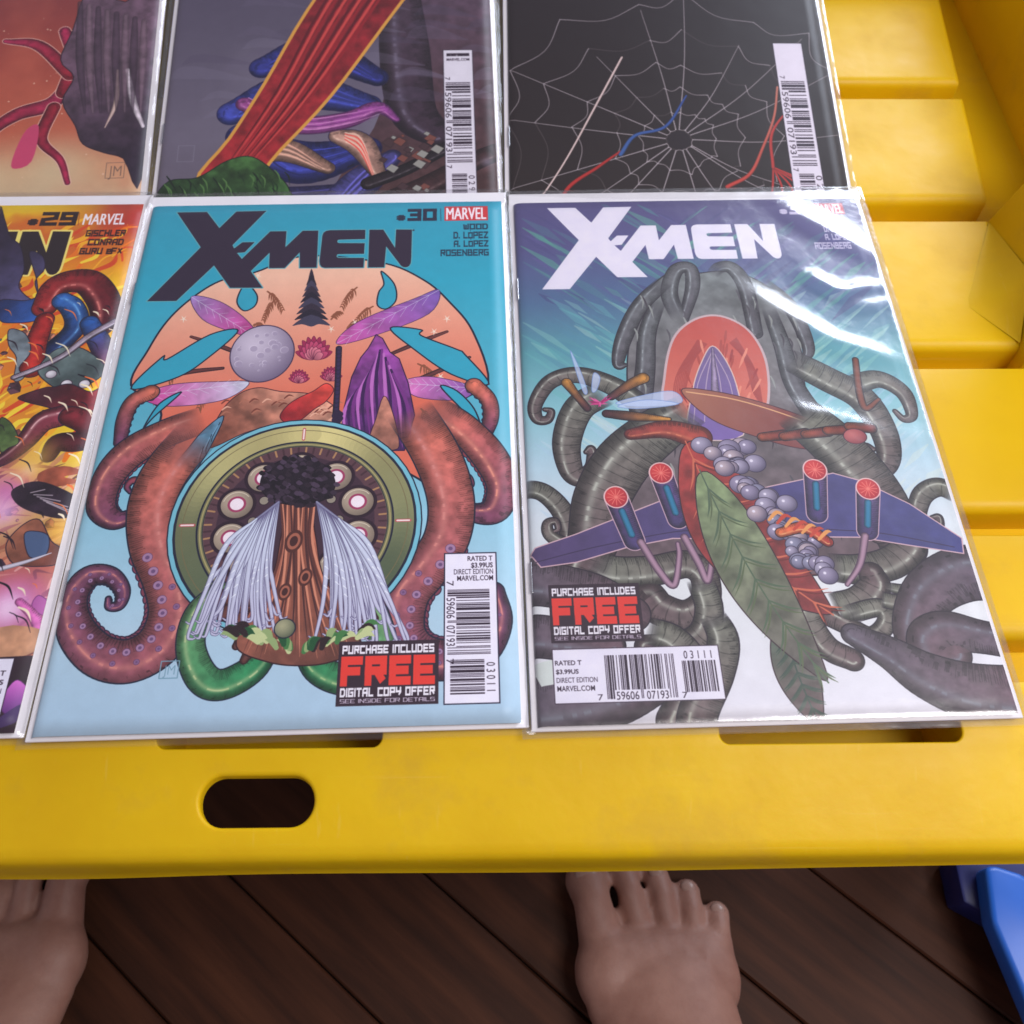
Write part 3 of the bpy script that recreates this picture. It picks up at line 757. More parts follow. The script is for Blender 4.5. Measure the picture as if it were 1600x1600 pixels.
    # small boxed signature
    p, q = X(254.5, 1034), X(279, 1060)
    g = (120, 158, 178)
    A.stroke([(p[0], p[1]), (q[0], p[1]), (q[0], q[1]), (p[0], q[1]), (p[0], p[1])], .4, g, mm=True)
    A.text('JM', (p[0]+1.2, p[1]+1.6, q[0]-1.2, q[1]-1.2), g, 'sans', -.01)
    return A.finish('print_teal_cover')

def cover_storm():
    A = Art(6.5, H31)
    A.vgrad([(0, (84, 76, 128)), (.12, (86, 84, 136)), (.25, (80, 112, 150)), (.36, (92, 160, 172)), (.48, (140, 196, 206)), (.58, (182, 212, 226)), (.68, (214, 224, 232)), (.78, (226, 230, 232)), (1, (228, 226, 236))])
    # slanting brush streaks
    r = np.random.default_rng(21)
    for k in range(420):
        u = r.random()*168; v = r.random()**.9*175; L = 8+r.random()*26
        if v < 60:
            col = [(82, 150, 150), (96, 178, 150), (70, 70, 124), (98, 92, 150)][r.integers(4)]; a = .28 if r.random() < .6 else .5
        elif v < 110:
            col = [(150, 206, 196), (110, 186, 186), (84, 140, 168), (190, 222, 206)][r.integers(4)]; a = .35
        else:
            col = [(220, 228, 214), (176, 206, 228), (206, 222, 232)][r.integers(3)]; a = .35
        sg = 1 if u < 84 else -1
        A.tube([(u, v), (u+sg*L*.5, v+L*.42), (u+sg*L, v+L*.9)], [.3, .6+r.random()*1.8, .1], col, edge=0, line=None, smooth=0, mm=True, alpha=a)
    DG = (124, 127, 114); DB = (104, 84, 88); HI = (190, 192, 180); LN = (34, 26, 38)
    # stony arch
    A.fill([(1000,760),(990,680),(980,600),(985,530),(1008,462),(1050,425),(1085,428),(1130,424),(1180,436),(1222,470),(1250,540),(1262,620),(1320,700),(1390,800),(1400,880),(1180,900),(960,880),(940,820)],
           grad=(((1100, 430), (122, 128, 128)), ((1150, 860), (104, 86, 92))), smooth=6, line=LN, lw=.6, var=.15)
    for p, rr in (([(1062,500),(1046,460),(1056,424),(1078,420),(1082,450),(1068,500)], [3.5, 3.6, 3.2, 3.0, 3, 2]), ([(1112,430),(1125,418),(1145,420),(1165,450),(1180,520)], [2.5, 3, 3.4, 3.4, 3]),
                  ([(1040,440),(1000,480),(975,530),(966,570),(978,572)], [3.5, 3.6, 3.4, 2.2, .6]), ([(1190,440),(1235,480),(1262,540),(1255,565)], [3.4, 3.4, 2.6, .8]),
                  ([(1030,470),(1012,520),(1008,580),(1000,640)], [3, 3.6, 4, 4.4]), ([(1200,480),(1222,540),(1240,600),(1280,660)], [3, 3.6, 4, 4.4])):
        A.tube(p, rr, (112, 116, 118), (88, 84, 92), line=LN, lw=.4, hi=(165, 172, 176), fade=.2)
    for k in range(150):
        x = 985+r.random()*330; y = 440+r.random()*440
        if y < 640 and abs(x-1122) > 140-abs(y-560)*.2: continue
        A.taper([(x, y), (x+4, y+8), (x+2+r.random()*6, y+20)], .9, [(84, 80, 86), (150, 154, 150), (66, 58, 66)][k % 3], smooth=3)
    # glowing hollow with ribs, and a tall dome inside
    A.fill([(1042,640),(1038,590),(1052,530),(1085,500),(1125,494),(1168,515),(1195,560),(1200,620),(1185,650),(1120,670)], grad=(((1110, 500), (196, 78, 66)), ((1120, 660), (222, 128, 108))), smooth=6, line=(205, 180, 184), lw=1.1)
    for k in range(9):
        s = k/8
        A.stroke([(1052+s*16, 650-s*30), (1056+s*26, 590-s*22), (1090+s*14, 532+s*6)], .5, (150, 50, 50), smooth=5, alpha=.6)
        A.stroke([(1192-s*16, 640-s*26), (1180-s*18, 580-s*18), (1150-s*10, 528+s*8)], .5, (150, 50, 50), smooth=5, alpha=.6)
    for k in range(40):
        a = r.random()*pi; q = .35+r.random()*.6; x = 1120+math.cos(a)*78*q; y = 640-math.sin(a)*140*q*.95
        A.taper([(x, y), (x-(x-1120)*.08, y+10), (x-(x-1120)*.2, y+22)], 1.2, [(160, 52, 50), (232, 142, 118), (176, 70, 60)][k % 3], smooth=3)
    A.fill([(1078,680),(1082,610),(1096,566),(1113,541),(1135,566),(1152,610),(1160,680)], grad=(((1110, 545), (120, 100, 148)), ((1110, 680), (128, 104, 172))), smooth=5, line=(226, 200, 190), lw=.5)
    for x in (1090, 1103, 1125, 1140):
        A.stroke([(1113,548),(x,600),(x+(x-1113)*.3,660)], .4, (206, 184, 200), smooth=4, alpha=.8)
    A.tube([(1113,545),(1116,600),(1118,650)], [.4, 1.4, 2.4], (166, 146, 180), line=(90, 70, 120), lw=.2)
    # long copper crescent
    A.fill([(1064,611),(1110,611),(1180,626),(1260,652),(1345,688),(1320,700),(1250,700),(1180,682),(1110,655)], grad=(((1064, 611), (172, 112, 88)), ((1300, 700), (120, 52, 56))), smooth=6, line=(70, 30, 44), lw=.4)
    A.stroke([(1072,613),(1150,625),(1240,652),(1330,688)], .6, (232, 178, 130), smooth=5)
    # coiling cables
    coils = [
     ([(1010,640),(960,606),(905,588),(862,598),(838,632),(840,656),(856,658),(862,645),(852,642)], [5, 4.6, 4, 3.4, 2.8, 2.2, 1.7, 1.2, .7], 1),
     ([(945,615),(905,640),(886,690),(892,735),(908,748),(925,732),(924,704),(916,708)], [6.5, 6.2, 5.6, 4.6, 3.8, 2.8, 1.6, .8], 1),
     ([(818,764),(850,772),(878,800),(892,840),(892,880)], [3.6, 3.8, 4, 4, 4], 1),
     ([(905,860),(878,850),(858,836),(856,820),(868,816),(872,828),(866,832)], [2.8, 2.6, 2.2, 1.7, 1.2, .9, .5], 0),
     ([(1230,560),(1290,590),(1345,620),(1378,668),(1388,710),(1376,732),(1358,716),(1352,696),(1364,700)], [6, 6.5, 6.4, 5.6, 4.6, 3.6, 2.4, 1.5, .8], 1),
     ([(1330,600),(1372,590),(1410,610),(1424,644),(1412,652),(1398,640)], [5, 4.2, 3.4, 2.2, 1.4, .8], 0),
     ([(1496,770),(1466,758),(1440,772),(1432,806),(1446,828),(1464,822),(1466,806),(1456,806)], [4, 4, 3.8, 3.2, 2.6, 2, 1.3, .7], 1),
     ([(1080,640),(1030,672),(975,720),(940,780),(925,850),(905,900)], [8, 10.5, 11.5, 11, 9.5, 8], 1),
     ([(1240,640),(1310,700),(1370,770),(1410,850)], [10, 11, 10.5, 9], 1),
     ([(920,878),(960,895),(1020,892),(1070,882),(1098,900),(1100,940),(1070,962),(1030,952),(1012,934)], [6, 6.5, 6, 5.5, 5.2, 5.2, 5.8, 6.4, 6.5], 1),
     ([(1092,905),(1106,950),(1096,990),(1060,1010),(1010,1012)], [5, 5, 5, 5, 4.5], 1),
     ([(1008,985),(1050,1000),(1080,1040),(1075,1090),(1060,1130)], [5, 5.5, 6, 7, 8], 1),
     ([(1110,960),(1128,1000),(1118,1050),(1090,1110),(1085,1150)], [4.5, 5.5, 6, 6.6, 7], 1),
     ([(1290,885),(1340,888),(1390,878),(1422,850),(1412,826),(1370,836)], [5.6, 6, 6.4, 6, 5, 3], 1),
     ([(1300,950),(1340,940),(1365,915),(1360,895)], [6, 6, 5.6, 4.6], 1),
     ([(1320,960),(1372,948),(1384,970),(1360,992),(1320,975),(1270,950)], [3.4, 3.4, 3.2, 3.2, 3.6, 4], 1),
     ([(1270,930),(1262,965),(1290,1010),(1330,1030)], [4, 4.4, 4.4, 4], 1),
     ([(1380,915),(1420,920),(1460,905),(1495,880)], [1.6, 2.2, 2.8, 3.4], 0),
     ([(1375,935),(1400,940),(1430,944)], [3, 3, 3], 0),
    ]
    for p, rr, sg in coils:
        A.tube(p, rr, DG, DB, edge=.5, line=LN, lw=.45, hi=HI, seg=4.5 if sg else 0, fade=.12)
    # broad dark limbs in the lower corners
    for p, rr in (([(1560,890),(1500,895),(1450,925),(1428,980),(1440,1030)], [12, 11, 9.5, 8, 6]), ([(1600,1005),(1530,992),(1480,985),(1455,1000),(1465,1022),(1490,1020)], [6, 6.5, 8, 9, 8, 6]),
                  ([(1330,990),(1390,1020),(1450,1056),(1530,1082),(1640,1090)], [4, 6.4, 9, 11, 12]), ([(800,905),(860,915),(930,930),(985,960)], [10, 9, 8, 7]),
                  ([(800,990),(880,1000),(950,1010)], [8, 8, 6]), ([(820,1105),(880,1100),(960,1080),(1040,1050)], [13, 13, 12, 8])):
        A.tube(p, rr, (98, 88, 102), (112, 88, 98), edge=.4, line=LN, lw=.4, hi=(124, 124, 136))
    A.fill([(828,1040),(872,1030),(880,1068),(845,1074)], (214, 222, 218), smooth=0)
    # swept violet beam with four round lamps
    A.fill([(829,868),(836,858),(900,836),(1060,772),(1100,790),(1200,760),(1300,738),(1345,750),(1420,785),(1502,838),(1505,862),(1420,850),(1340,838),(1290,838),(1190,850),(1100,842),(1050,842),(980,856),(900,880),(845,888)],
           grad=(((840, 870), (84, 66, 112)), ((1490, 850), (70, 72, 130))), line=(214, 176, 186), lw=.5, var=.06)
    A.stroke([(838,880),(930,856),(1050,832),(1100,830)], .35, (50, 36, 70), smooth=4); A.stroke([(1290,826),(1380,832),(1490,852)], .35, (50, 36, 70), smooth=4)
    for (x, y), (x2, y2) in (((962,778),(990,846)), ((1032,740),(1058,812)), ((1272,733),(1275,802)), ((1355,762),(1354,828))):
        A.tube([(x, y), (x2, y2)], [4.6, 4.0], (96, 76, 124), (80, 66, 118), line=(206, 170, 186), lw=.4, smooth=0)
        A.tube([(x+(x2-x)*.32, y+(y2-y)*.32), (x+(x2-x)*.86, y+(y2-y)*.86)], [1.3, 1.3], (42, 128, 168), line=(44, 50, 90), lw=.2, smooth=0)
        A.disc((x, y), 4.4, 4.6, (214, 66, 66), line=(236, 196, 196), lw=.5, grad=(170, 40, 52))
        c = A.P([(x, y)])[0]
        for k in range(12):
            a = k*math.pi/6; A.stroke([c, c+np.array([math.cos(a), math.sin(a)])*3.6], .28, (240, 128, 116), mm=True)
    for p in ([(1000,848),(1030,895),(1052,915),(1060,870),(1058,850)], [(1068,840),(1090,880),(1104,908),(1110,870),(1100,845)], [(1350,836),(1342,880),(1322,912)]):
        A.tube(p, [1.3, 1.2, .9, .7], (176, 140, 162), lw=.3, line=(80, 50, 80))
    # pink tuft and pale petals at the upper left
    for p in ([(912,615),(900,580),(892,550),(905,575),(918,612)], [(925,612),(928,585),(938,592),(932,612)], [(962,632),(1000,620),(1050,612),(1064,630),(1010,636)], [(965,636),(1010,626),(1060,632),(1000,640)]):
        A.fill(p, (196, 212, 242), smooth=5, line=(120, 150, 210), lw=.25, alpha=.8)
    A.tube([(886,600),(900,618),(918,640)], [2.2, 1.6, 1.5], (206, 142, 60), (90, 50, 60), lw=.3)
    A.tube([(1005,592),(985,602),(955,622)], [2.6, 2.2, 1.5], (206, 142, 60), (90, 50, 60), lw=.3)
    A.tube([(948,648),(990,652),(1045,656)], [1.8, 2.2, .8], (80, 44, 52), (214, 150, 64), lw=.3)
    for k in range(26):
        a = r.random()*6.28; q = 10+r.random()*10
        A.taper([(938, 632), (938+math.cos(a)*q, 628+math.sin(a)*q*.62)], 1.6, [(206, 50, 128), (226, 96, 160), (160, 30, 100)][k % 3], smooth=0)
    for k in range(5):   # rust coloured twig at the right
        A.tube([(1190+k*34, 683-k*4+3*math.sin(k)), (1224+k*34, 679-k*3)], [2.0, 2.4], (150, 74, 54), (120, 48, 46), lw=.3, smooth=0)
    A.disc((1335,680), 4.6, 3.6, (196, 110, 110), line=(70, 30, 50), lw=.3, grad=(130, 50, 60))
    A.tube([(1336,560),(1342,610),(1352,636),(1372,622)], [1.2, 1.4, 1.3, .8], (134, 70, 50), lw=.3)
    # folded leaves, red outside and green within, over the middle
    A.tube([(985,680),(1040,672),(1090,684)], [2.4, 4.2, 5.6], (150, 62, 56), (170, 70, 58), line=(60, 25, 35), lw=.4, hi=(222, 130, 96))
    def leaf(base, tip, wd, c1, c2, vein, bend=0, n=13):
        b0 = np.array(base, float); t0 = np.array(tip, float); d = t0-b0; nrm = np.array([-d[1], d[0]])/np.hypot(*d)
        mid = lambda t: b0+d*t+nrm*bend*math.sin(pi*t)
        P = []
        for sgn in (1, -1):
            ts = np.linspace(.02, .98, n) if sgn > 0 else np.linspace(.98, .02, n)
            for t in ts:
                w = wd*math.sin(pi*t**.8)**.8
                P.append(mid(t)+nrm*sgn*w)
        A.fill(P, grad=((base, c1), (tip, c2)), smooth=3, line=(48, 26, 36), lw=.4, var=.2)
        A.stroke([mid(t) for t in np.linspace(0, 1, 9)], .6, vein, smooth=3)
        for t in np.linspace(.08, .9, 9):
            w = wd*math.sin(pi*t**.8)**.8*.9
            for sgn in (-1, 1):
                e = mid(min(1, t+.1))+nrm*sgn*w; A.taper([mid(t), (mid(t)+e)/2+d*.012, e], .9, vein, smooth=3)
                A.taper([mid(t+.02), (mid(t)+e)/2+d*.03, e+d*.02], .7, tuple(int(v*.7) for v in c1), smooth=3)
    leaf((1070,690), (1300,960), 62, (158, 56, 52), (124, 48, 50), (206, 108, 80), 34)
    leaf((1218,960), (1282,1140), 34, (98, 124, 104), (104, 74, 80), (60, 80, 70), 6)
    leaf((1092,735), (1292,1066), 46, (132, 152, 108), (94, 86, 86), (84, 104, 80), 14)
    rb = np.random.default_rng(77)
    spots = []
    for k in range(64):
        t = rb.random(); c0 = (1122+t*165+rb.normal()*(16-8*t), 702+t*185+rb.normal()*(16-6*t)); spots.append((c0[1], c0, 2.9+rb.random()*1.7-t*.8))
    for _, c0, rr_ in sorted(spots):
        cb_ = [(176, 168, 192), (160, 150, 178), (196, 178, 186), (150, 150, 176)][rb.integers(4)]
        A.disc(c0, rr_, rr_*.94, cb_, line=(54, 44, 66), lw=.28, grad=(80, 72, 98)); q = A.P([c0])[0]
        A.disc(q-rr_*.3, rr_*.16, col=(232, 226, 240), mm=True)
    A.tube([(1218,832),(1256,824),(1292,846)], [2, 2.4, 2], (220, 112, 66), (190, 60, 48), lw=.3, hi=(240, 180, 120))
    for k in range(7):
        A.taper([(1200+k*13, 812+k*5), (1212+k*13, 800+k*5), (1226+k*12, 806+k*4)], 1.6, [(232, 160, 90), (196, 70, 50)][k % 2], smooth=4)
    # lettering
    lo = hm(H31, [(861.75, 328), (848.75, 455), (1210, 348)])
    # same masthead, placed and scaled to this cover
    sx = (lo[2][0]-lo[1][0])/(125.2-7.6); sy = (lo[1][1]-lo[0][1])/(61.1-4.4)
    ox = lo[1][0]-7.6*sx; oy = lo[0][1]-4.4*sy
    logo(A, (238, 232, 250), (ox, oy), (sx, sy))
    issue(A, '31', box_of(A, (1230,317), (1262,333)), (206, 198, 226), .25)
    brand_box(A, box_of(A, (1268,316), (1321,332)))
    for t, x0, y0, y1 in (('WOOD', 1296, 339, 346.5), ('D. LÓPEZ', 1286, 351, 359.5), ('A. LÓPEZ', 1288, 363.5, 372), ('ROSENBERG', 1272, 377, 386)):
        A.text(t, box_of(A, (x0, y0), (1325+(y0-339)*.17, y1)), (196, 190, 220), 'block', .22)
    p, q = A.P([(856,916)])[0], A.P([(1006,1002)])[0]
    offer_box(A, (p[0], p[1], q[0], q[1]))
    p, q = A.P([(862.5,1017)])[0], A.P([(1131,1092)])[0]
    A.rect((p[0], p[1], q[0], q[1]), (236, 232, 248), (60, 44, 60), .3)
    X = lambda x, y: A.P([(x, y)])[0]
    for t, bd, x0, x1, y0, y1 in (('RATED T', .012, 866, 907.5, 1034, 1040), ('$3.99US', .02, 867.5, 903, 1047.5, 1053.5), ('DIRECT EDITION', 0, 868.5, 932.5, 1060.5, 1066.5), ('MARVEL.COM', .007, 869.5, 928.5, 1073.5, 1080)):
        p, q = X(x0, y0), X(x1, y1); A.text(t, (p[0], p[1], q[0], q[1]), INK, 'sans', bd)
    p, q = X(942.5, 1025), X(1056, 1076); s0, s1 = X(1063, 1033), X(1122, 1080)
    barcode(A, (p[0], p[1], q[0], q[1]), (s0[0], s0[1], s1[0], s1[1], '03111'), False)
    return A.finish('print_storm_cover', seed=8)

def cover_fire():
    A = Art(5, H29)
    A.vgrad([(0, (232, 190, 30)), (.25, (232, 150, 28)), (.5, (240, 200, 40)), (.62, (220, 180, 120)), (.75, (170, 110, 80)), (.9, (150, 110, 90)), (1, (50, 35, 45))])
    n = noise2(A.H, A.W, 6, 4, octs=4)
    m = np.clip(n*1.6-.05, 0, 1)*np.linspace(1, .3, A.H)[:, None]
    A.blend(0, 0, m*.75, C3((205, 84, 40))); A.blend(0, 0, np.clip(-n*1.5-.2, 0, 1)*np.linspace(1, .4, A.H)[:, None]*.7, C3((244, 214, 40)))
    A.glow((215,340), 26, (176, 48, 50), .9); A.glow((150,420), 18, (232, 120, 30), .6); A.glow((165,460), 16, (236, 210, 40), .8)
    rf = np.random.default_rng(91)
    for k in range(420):   # tongues of flame and drifting dust
        u = 60+rf.random()*108; v = 20+rf.random()*225; L = 5+rf.random()*14
        pal = [(236, 120, 30), (250, 214, 60), (214, 76, 34), (246, 176, 40)] if v < 150 else [(206, 140, 100), (160, 96, 70), (226, 176, 136), (120, 70, 56)]
        sw = rf.normal()*3
        A.taper([(u, v), (u+L*.4+sw, v-L*.5), (u+L*.9, v-L*.8-sw)], .8+rf.random()*2.2, pal[rf.integers(4)], mm=True)
    for k in range(130):   # flying splinters of rock
        u = 60+rf.random()*108; v = 50+rf.random()*190; q = .6+rf.random()**2*3.6; a = rf.random()*6.28
        c = [(70, 44, 52), (116, 66, 56), (96, 104, 112), (44, 32, 44), (150, 96, 76)][rf.integers(5)]
        P = [(u+math.cos(a+t)*q*(.6+.5*rf.random()), v+math.sin(a+t)*q*(.6+.5*rf.random())) for t in (0, 1.1, 2.3, 3.4, 4.6, 5.4)]
        A.fill(P, c, line=(34, 22, 34), lw=.2, mm=True, var=.3); A.fill([P[0], P[1], P[2], (u, v)], tuple(min(255, int(x*1.5)) for x in c), mm=True)
    # off to the unseen left the print goes on in the same colours
    r = np.random.default_rng(31)
    for k in range(46):
        u = r.random()*110; v = 45+r.random()*200; L = 12+r.random()*30; a = r.random()*6.28
        col = [(46, 30, 44), (110, 30, 36), (60, 70, 120), (150, 60, 50), (90, 100, 100), (190, 90, 160)][r.integers(6)]
        A.tube([(u, v), (u+math.cos(a)*L*.5+3, v+math.sin(a)*L*.5), (u+math.cos(a)*L, v+math.sin(a)*L+4)], [1, 3+r.random()*3, .6], col, edge=.5, lw=.3, mm=True, alpha=.9)
    # masthead, larger, with a pale glow
    t = hm(H29, [(111, 362), (103, 433)])
    sc = (t[1][1]-t[0][1])/(44.2-18.6)
    logo(A, (42, 30, 34), (t[0][0]-125.2*1.12, t[0][1]-18.6*sc), (1.12, sc), halo=(246, 226, 120), hw=1.1)
    DK = (36, 26, 44)
    # swags, ropes and banners in the print's colours
    A.fill([(0,330),(8,345),(16,370),(32,385),(38,420),(30,450),(56,470),(58,440),(46,395),(66,400),(70,420),(55,440),(58,468),(20,475),(0,480)], grad=(((0, 380), (44, 34, 56)), ((60, 470), (90, 86, 130))), smooth=5, line=DK, lw=.4, var=.15)
    A.fill([(0,470),(40,470),(70,462),(72,480),(60,500),(20,505),(0,500)], grad=(((0, 475), (30, 40, 80)), ((60, 500), (46, 96, 176))), smooth=5, line=DK, lw=.4, var=.2)
    A.tube([(70,480),(84,452),(108,440),(140,442),(162,470),(164,500),(150,520)], [5.5, 6, 6.5, 7, 7, 6, 4], (168, 44, 44), (72, 20, 34), line=DK, lw=.4, hi=(226, 130, 120))
    A.tube([(98,470),(112,480),(120,500),(112,520),(84,545),(60,562)], [4.5, 5, 5, 4.6, 4.6, 4], (52, 110, 190), (24, 26, 58), line=DK, lw=.4, hi=(110, 170, 230), hoff=.3)
    A.tube([(70,500),(56,540),(50,575)], [4, 4.6, 5], (176, 40, 40), (196, 50, 42), line=DK, lw=.4)
    A.tube([(140,505),(158,540),(172,575),(178,595)], [4, 4.6, 4, 2.5], (44, 96, 176), (150, 40, 46), line=DK, lw=.4)
    A.fill([(60,575),(90,545),(130,545),(165,575),(140,600),(100,610),(70,595)], grad=(((80, 545), (110, 128, 126)), ((140, 600), (60, 72, 74))), smooth=5, line=DK, lw=.4, var=.2)
    A.fill([(15,515),(40,522),(48,550),(30,575),(38,590),(22,595),(26,560),(14,540)], (120, 132, 140), smooth=5, line=DK, lw=.35, var=.2)
    A.tube([(22,590),(60,575),(100,555),(140,525),(190,497)], [1.1, 1.2, 1.3, 1.5, 1.7], (176, 160, 176), (150, 134, 150), line=(50, 36, 50), lw=.35, hi=(236, 228, 240))
    for c in ((118,612),(132,600),(104,600),(80,585)):
        A.disc(c, 2.2, 2.0, (232, 228, 234), line=(60, 44, 60), lw=.3, grad=(150, 140, 150))
    A.fill([(84,605),(110,600),(140,612),(160,606),(168,632),(150,650),(128,640),(118,664),(100,660),(84,640),(40,628),(30,620),(70,606)], grad=(((80, 610), (70, 30, 40)), ((160, 640), (150, 34, 44))), smooth=5, line=DK, lw=.4, var=.25)
    A.tube([(96,650),(66,660),(40,690),(10,715),(-20,730)], [5, 5, 4, 3, 2], (150, 60, 76), (60, 26, 40), line=DK, lw=.4, hi=(240, 190, 190))
    A.tube([(110,650),(136,660),(148,680),(120,690),(90,692),(76,712)], [4.6, 5.4, 5.2, 4.6, 4, 3], (130, 40, 50), (60, 24, 34), line=DK, lw=.4)
    A.fill([(0,655),(18,662),(30,690),(14,700),(0,705)], (84, 110, 60), smooth=4, line=DK, lw=.35, var=.3)
    for c, rr, col, a in (((40,738), 6, (250, 190, 60), .9), ((44,735), 3.5, (252, 226, 150), .9), ((10,770), 11, (200, 96, 176), .8), ((2,800), 8, (240, 190, 230), .8), ((95,830), 7, (244, 190, 70), .8), ((20,945), 14, (214, 110, 190), .9), ((12,950), 7, (246, 214, 240), .9), ((60,710), 8, (244, 200, 90), .5)):
        A.glow(c, rr, col, a)
    A.fill([(60,740),(100,728),(130,738),(100,745),(125,752),(70,762)], (160, 84, 62), smooth=4, var=.2)
    A.fill([(20,765),(60,752),(110,770),(130,790),(100,810),(50,800),(24,785)], (44, 32, 44), smooth=5, var=.3)
    for k in range(6):
        A.stroke([(48+k*5, 770+k*3), (70+k*12, 765+k*9)], .5, (210, 196, 206), alpha=.7)
    A.fill([(10,850),(36,820),(62,812),(80,845),(100,860),(92,880),(60,885),(20,880)], grad=(((20, 840), (150, 92, 70)), ((80, 880), (110, 62, 54))), smooth=5, line=DK, lw=.35, var=.2)
    A.fill([(38,835),(56,830),(76,838),(72,866),(46,870)], (76, 96, 132), smooth=5, line=DK, lw=.3)
    A.tube([(96,862),(108,825),(120,795),(126,770)], [.9, .9, .9, .8], (120, 84, 92), lw=.3)
    A.tube([(-10,892),(40,878),(80,864)], [1.1, .8, .2], (214, 208, 224), line=None)
    A.fill([(60,930),(80,945),(78,965),(50,950)], (176, 92, 160), smooth=4, line=(110, 50, 110), lw=.3)
    A.tube([(30,940),(52,962),(64,985)], [1.6, 2, 2.6], (232, 120, 196), line=None)
    A.fill([(0,980),(70,985),(60,1015),(0,1030)], (190, 140, 108), smooth=3, var=.15)
    A.fill([(-60,1030),(90,1022),(90,1160),(-60,1165)], (46, 30, 40), var=.2)
    A.fill([(0,1100),(12,1075),(28,1062),(44,1078),(38,1100),(10,1116)], grad=(((20, 1065), (206, 106, 196)), ((10, 1115), (96, 50, 120))), smooth=4, line=(70, 30, 80), lw=.3)
    A.fill([(-10,1130),(12,1112),(36,1100),(30,1125),(-10,1140)], (70, 48, 96), smooth=4)
    for k in range(120):   # sparks, folds and scratches over the swags
        u = 96+rf.random()*72; v = 60+rf.random()*170; L = 2+rf.random()*6
        A.taper([(u, v), (u+L*.6, v+L*.3), (u+L, v+L)], .3+rf.random()*.7, [(250, 232, 200), (38, 26, 40), (240, 120, 60), (24, 18, 30)][rf.integers(4)], mm=True)
    # lettering
    issue(A, '29', box_of(A, (68,331.5), (117.5,352.5)), (44, 28, 30), .25)
    A.stroke([(124.5,333),(122,352)], .3, (150, 70, 40))
    brand_box(A, box_of(A, (131,332.5), (196,352.5)), back=False)
    for t, x0, x1, y0, y1 in (('GISCHLER', 136, 195, 359.5, 369), ('CONRAD', 139, 192, 373.5, 383), ('GURU eFX', 126, 190, 387.5, 397)):
        A.text(t, box_of(A, (x0, y0), (x1, y1)), (56, 26, 26), 'block', .24)
    p, q = A.P([(-120,1032)])[0], A.P([(17,1108)])[0]
    q0 = A.P([(21,1032)])[0]; v1 = A.P([(2,1098)])[0][1]
    A.rect((40, p[1], q0[0], v1+6), (232, 228, 244), INK, .3)
    u1 = q0[0]-1.6
    h = (v1+6-p[1])
    for i, (t, bd, w) in enumerate((('RATED T', .012, 13), ('$3.99US', .02, 11.5), ('DIRECT EDITION', 0, 21), ('MARVEL.COM', .007, 19))):
        y = p[1]+h*(.20+.15*i); A.text(t, (u1-w, y, u1, y+1.9), INK, 'sans', bd)
    barcode(A, (50, p[1]+3, 90, v1), (94, p[1]+6, 112, v1+3, '02911'), False)
    return A.finish('print_fire_cover', seed=9)

def cover_ember():
    """cover reaching out of the left edge, only its right half and foot in view"""
    A = Art(4.5)
    A.vgrad([(0, (90, 40, 60)), (.3, (120, 50, 60)), (.6, (168, 74, 62)), (.8, (196, 100, 74)), (.9, (214, 168, 128)), (1, (200, 182, 150))])
    n = noise2(A.H, A.W, 5, 12, octs=4); A.blend(0, 0, np.clip(n, 0, 1)*.35, C3((222, 120, 90)))
    r = np.random.default_rng(2)
    for k in range(120):
        A.disc((40+r.random()*110, 110+r.random()*130), .15+r.random()*.35, col=(246, 206, 180), mm=True, alpha=.8)
    A.glow((125, 232), 18, (216, 196, 158), .7); A.glow((92, 236), 14, (220, 200, 160), .6)
    OL = (246, 196, 178)
    # branching red coral
    for p, w in (([(100,243),(106,228),(112,208),(124,196),(140,190),(146,180)], [1.2, 1.8, 3, 4, 4.4, 3]), ([(142,192),(138,208),(140,216),(149,226),(154,240)], [3.4, 3.2, 2.6, 2, 1.4]),
                 ([(146,182),(150,160),(142,140)], [4, 5, 3]), ([(148,170),(130,150),(112,146)], [4, 3.4, 1.4])):
        A.tube([(x-22, y) for x, y in p], w, (150, 30, 48), (176, 40, 84), line=OL, lw=.4, mm=True)
    A.fill([(108,206),(114,204),(113,226),(104,230),(104,220)], (206, 72, 112), smooth=4, mm=True)
    # dark rock spur from the right
    A.fill([(130,110),(150,120),(168,108),(168,238),(158,226),(148,222),(137,216),(132,204),(124,188),(128,172),(120,160),(124,140)], grad=((130, 150), (112, 84, 100)) and (((126, 170), (104, 78, 96)), ((166, 230), (44, 34, 48))), smooth=4, line=(40, 26, 40), lw=.5, mm=True, var=.2)
    A.tube([(150,168),(151,190),(147,206)], [.6, 1.2, .3], (222, 190, 180), line=None, mm=True)
    A.tube([(155,168),(160,190),(166,206)], [1.2, 1.8, 1.0], (220, 205, 215), line=None, mm=True)
    for k in range(8):
        A.tube([(126+k*5, 120+k*2), (130+k*4.6, 160), (136+k*4, 196)], [1.4, 2.2, .6], (134, 108, 122) if k % 2 else (72, 54, 70), line=None, mm=True, alpha=.6)
    g = (120, 96, 84)
    A.stroke([(150,228.5),(159,228.5),(159,238),(150,238),(150,228.5)], .3, g, mm=True); A.text('JM', (151.4,230.5,157.6,237), g, 'sans', -.01)
    return A.finish('print_ember_cover', seed=10)

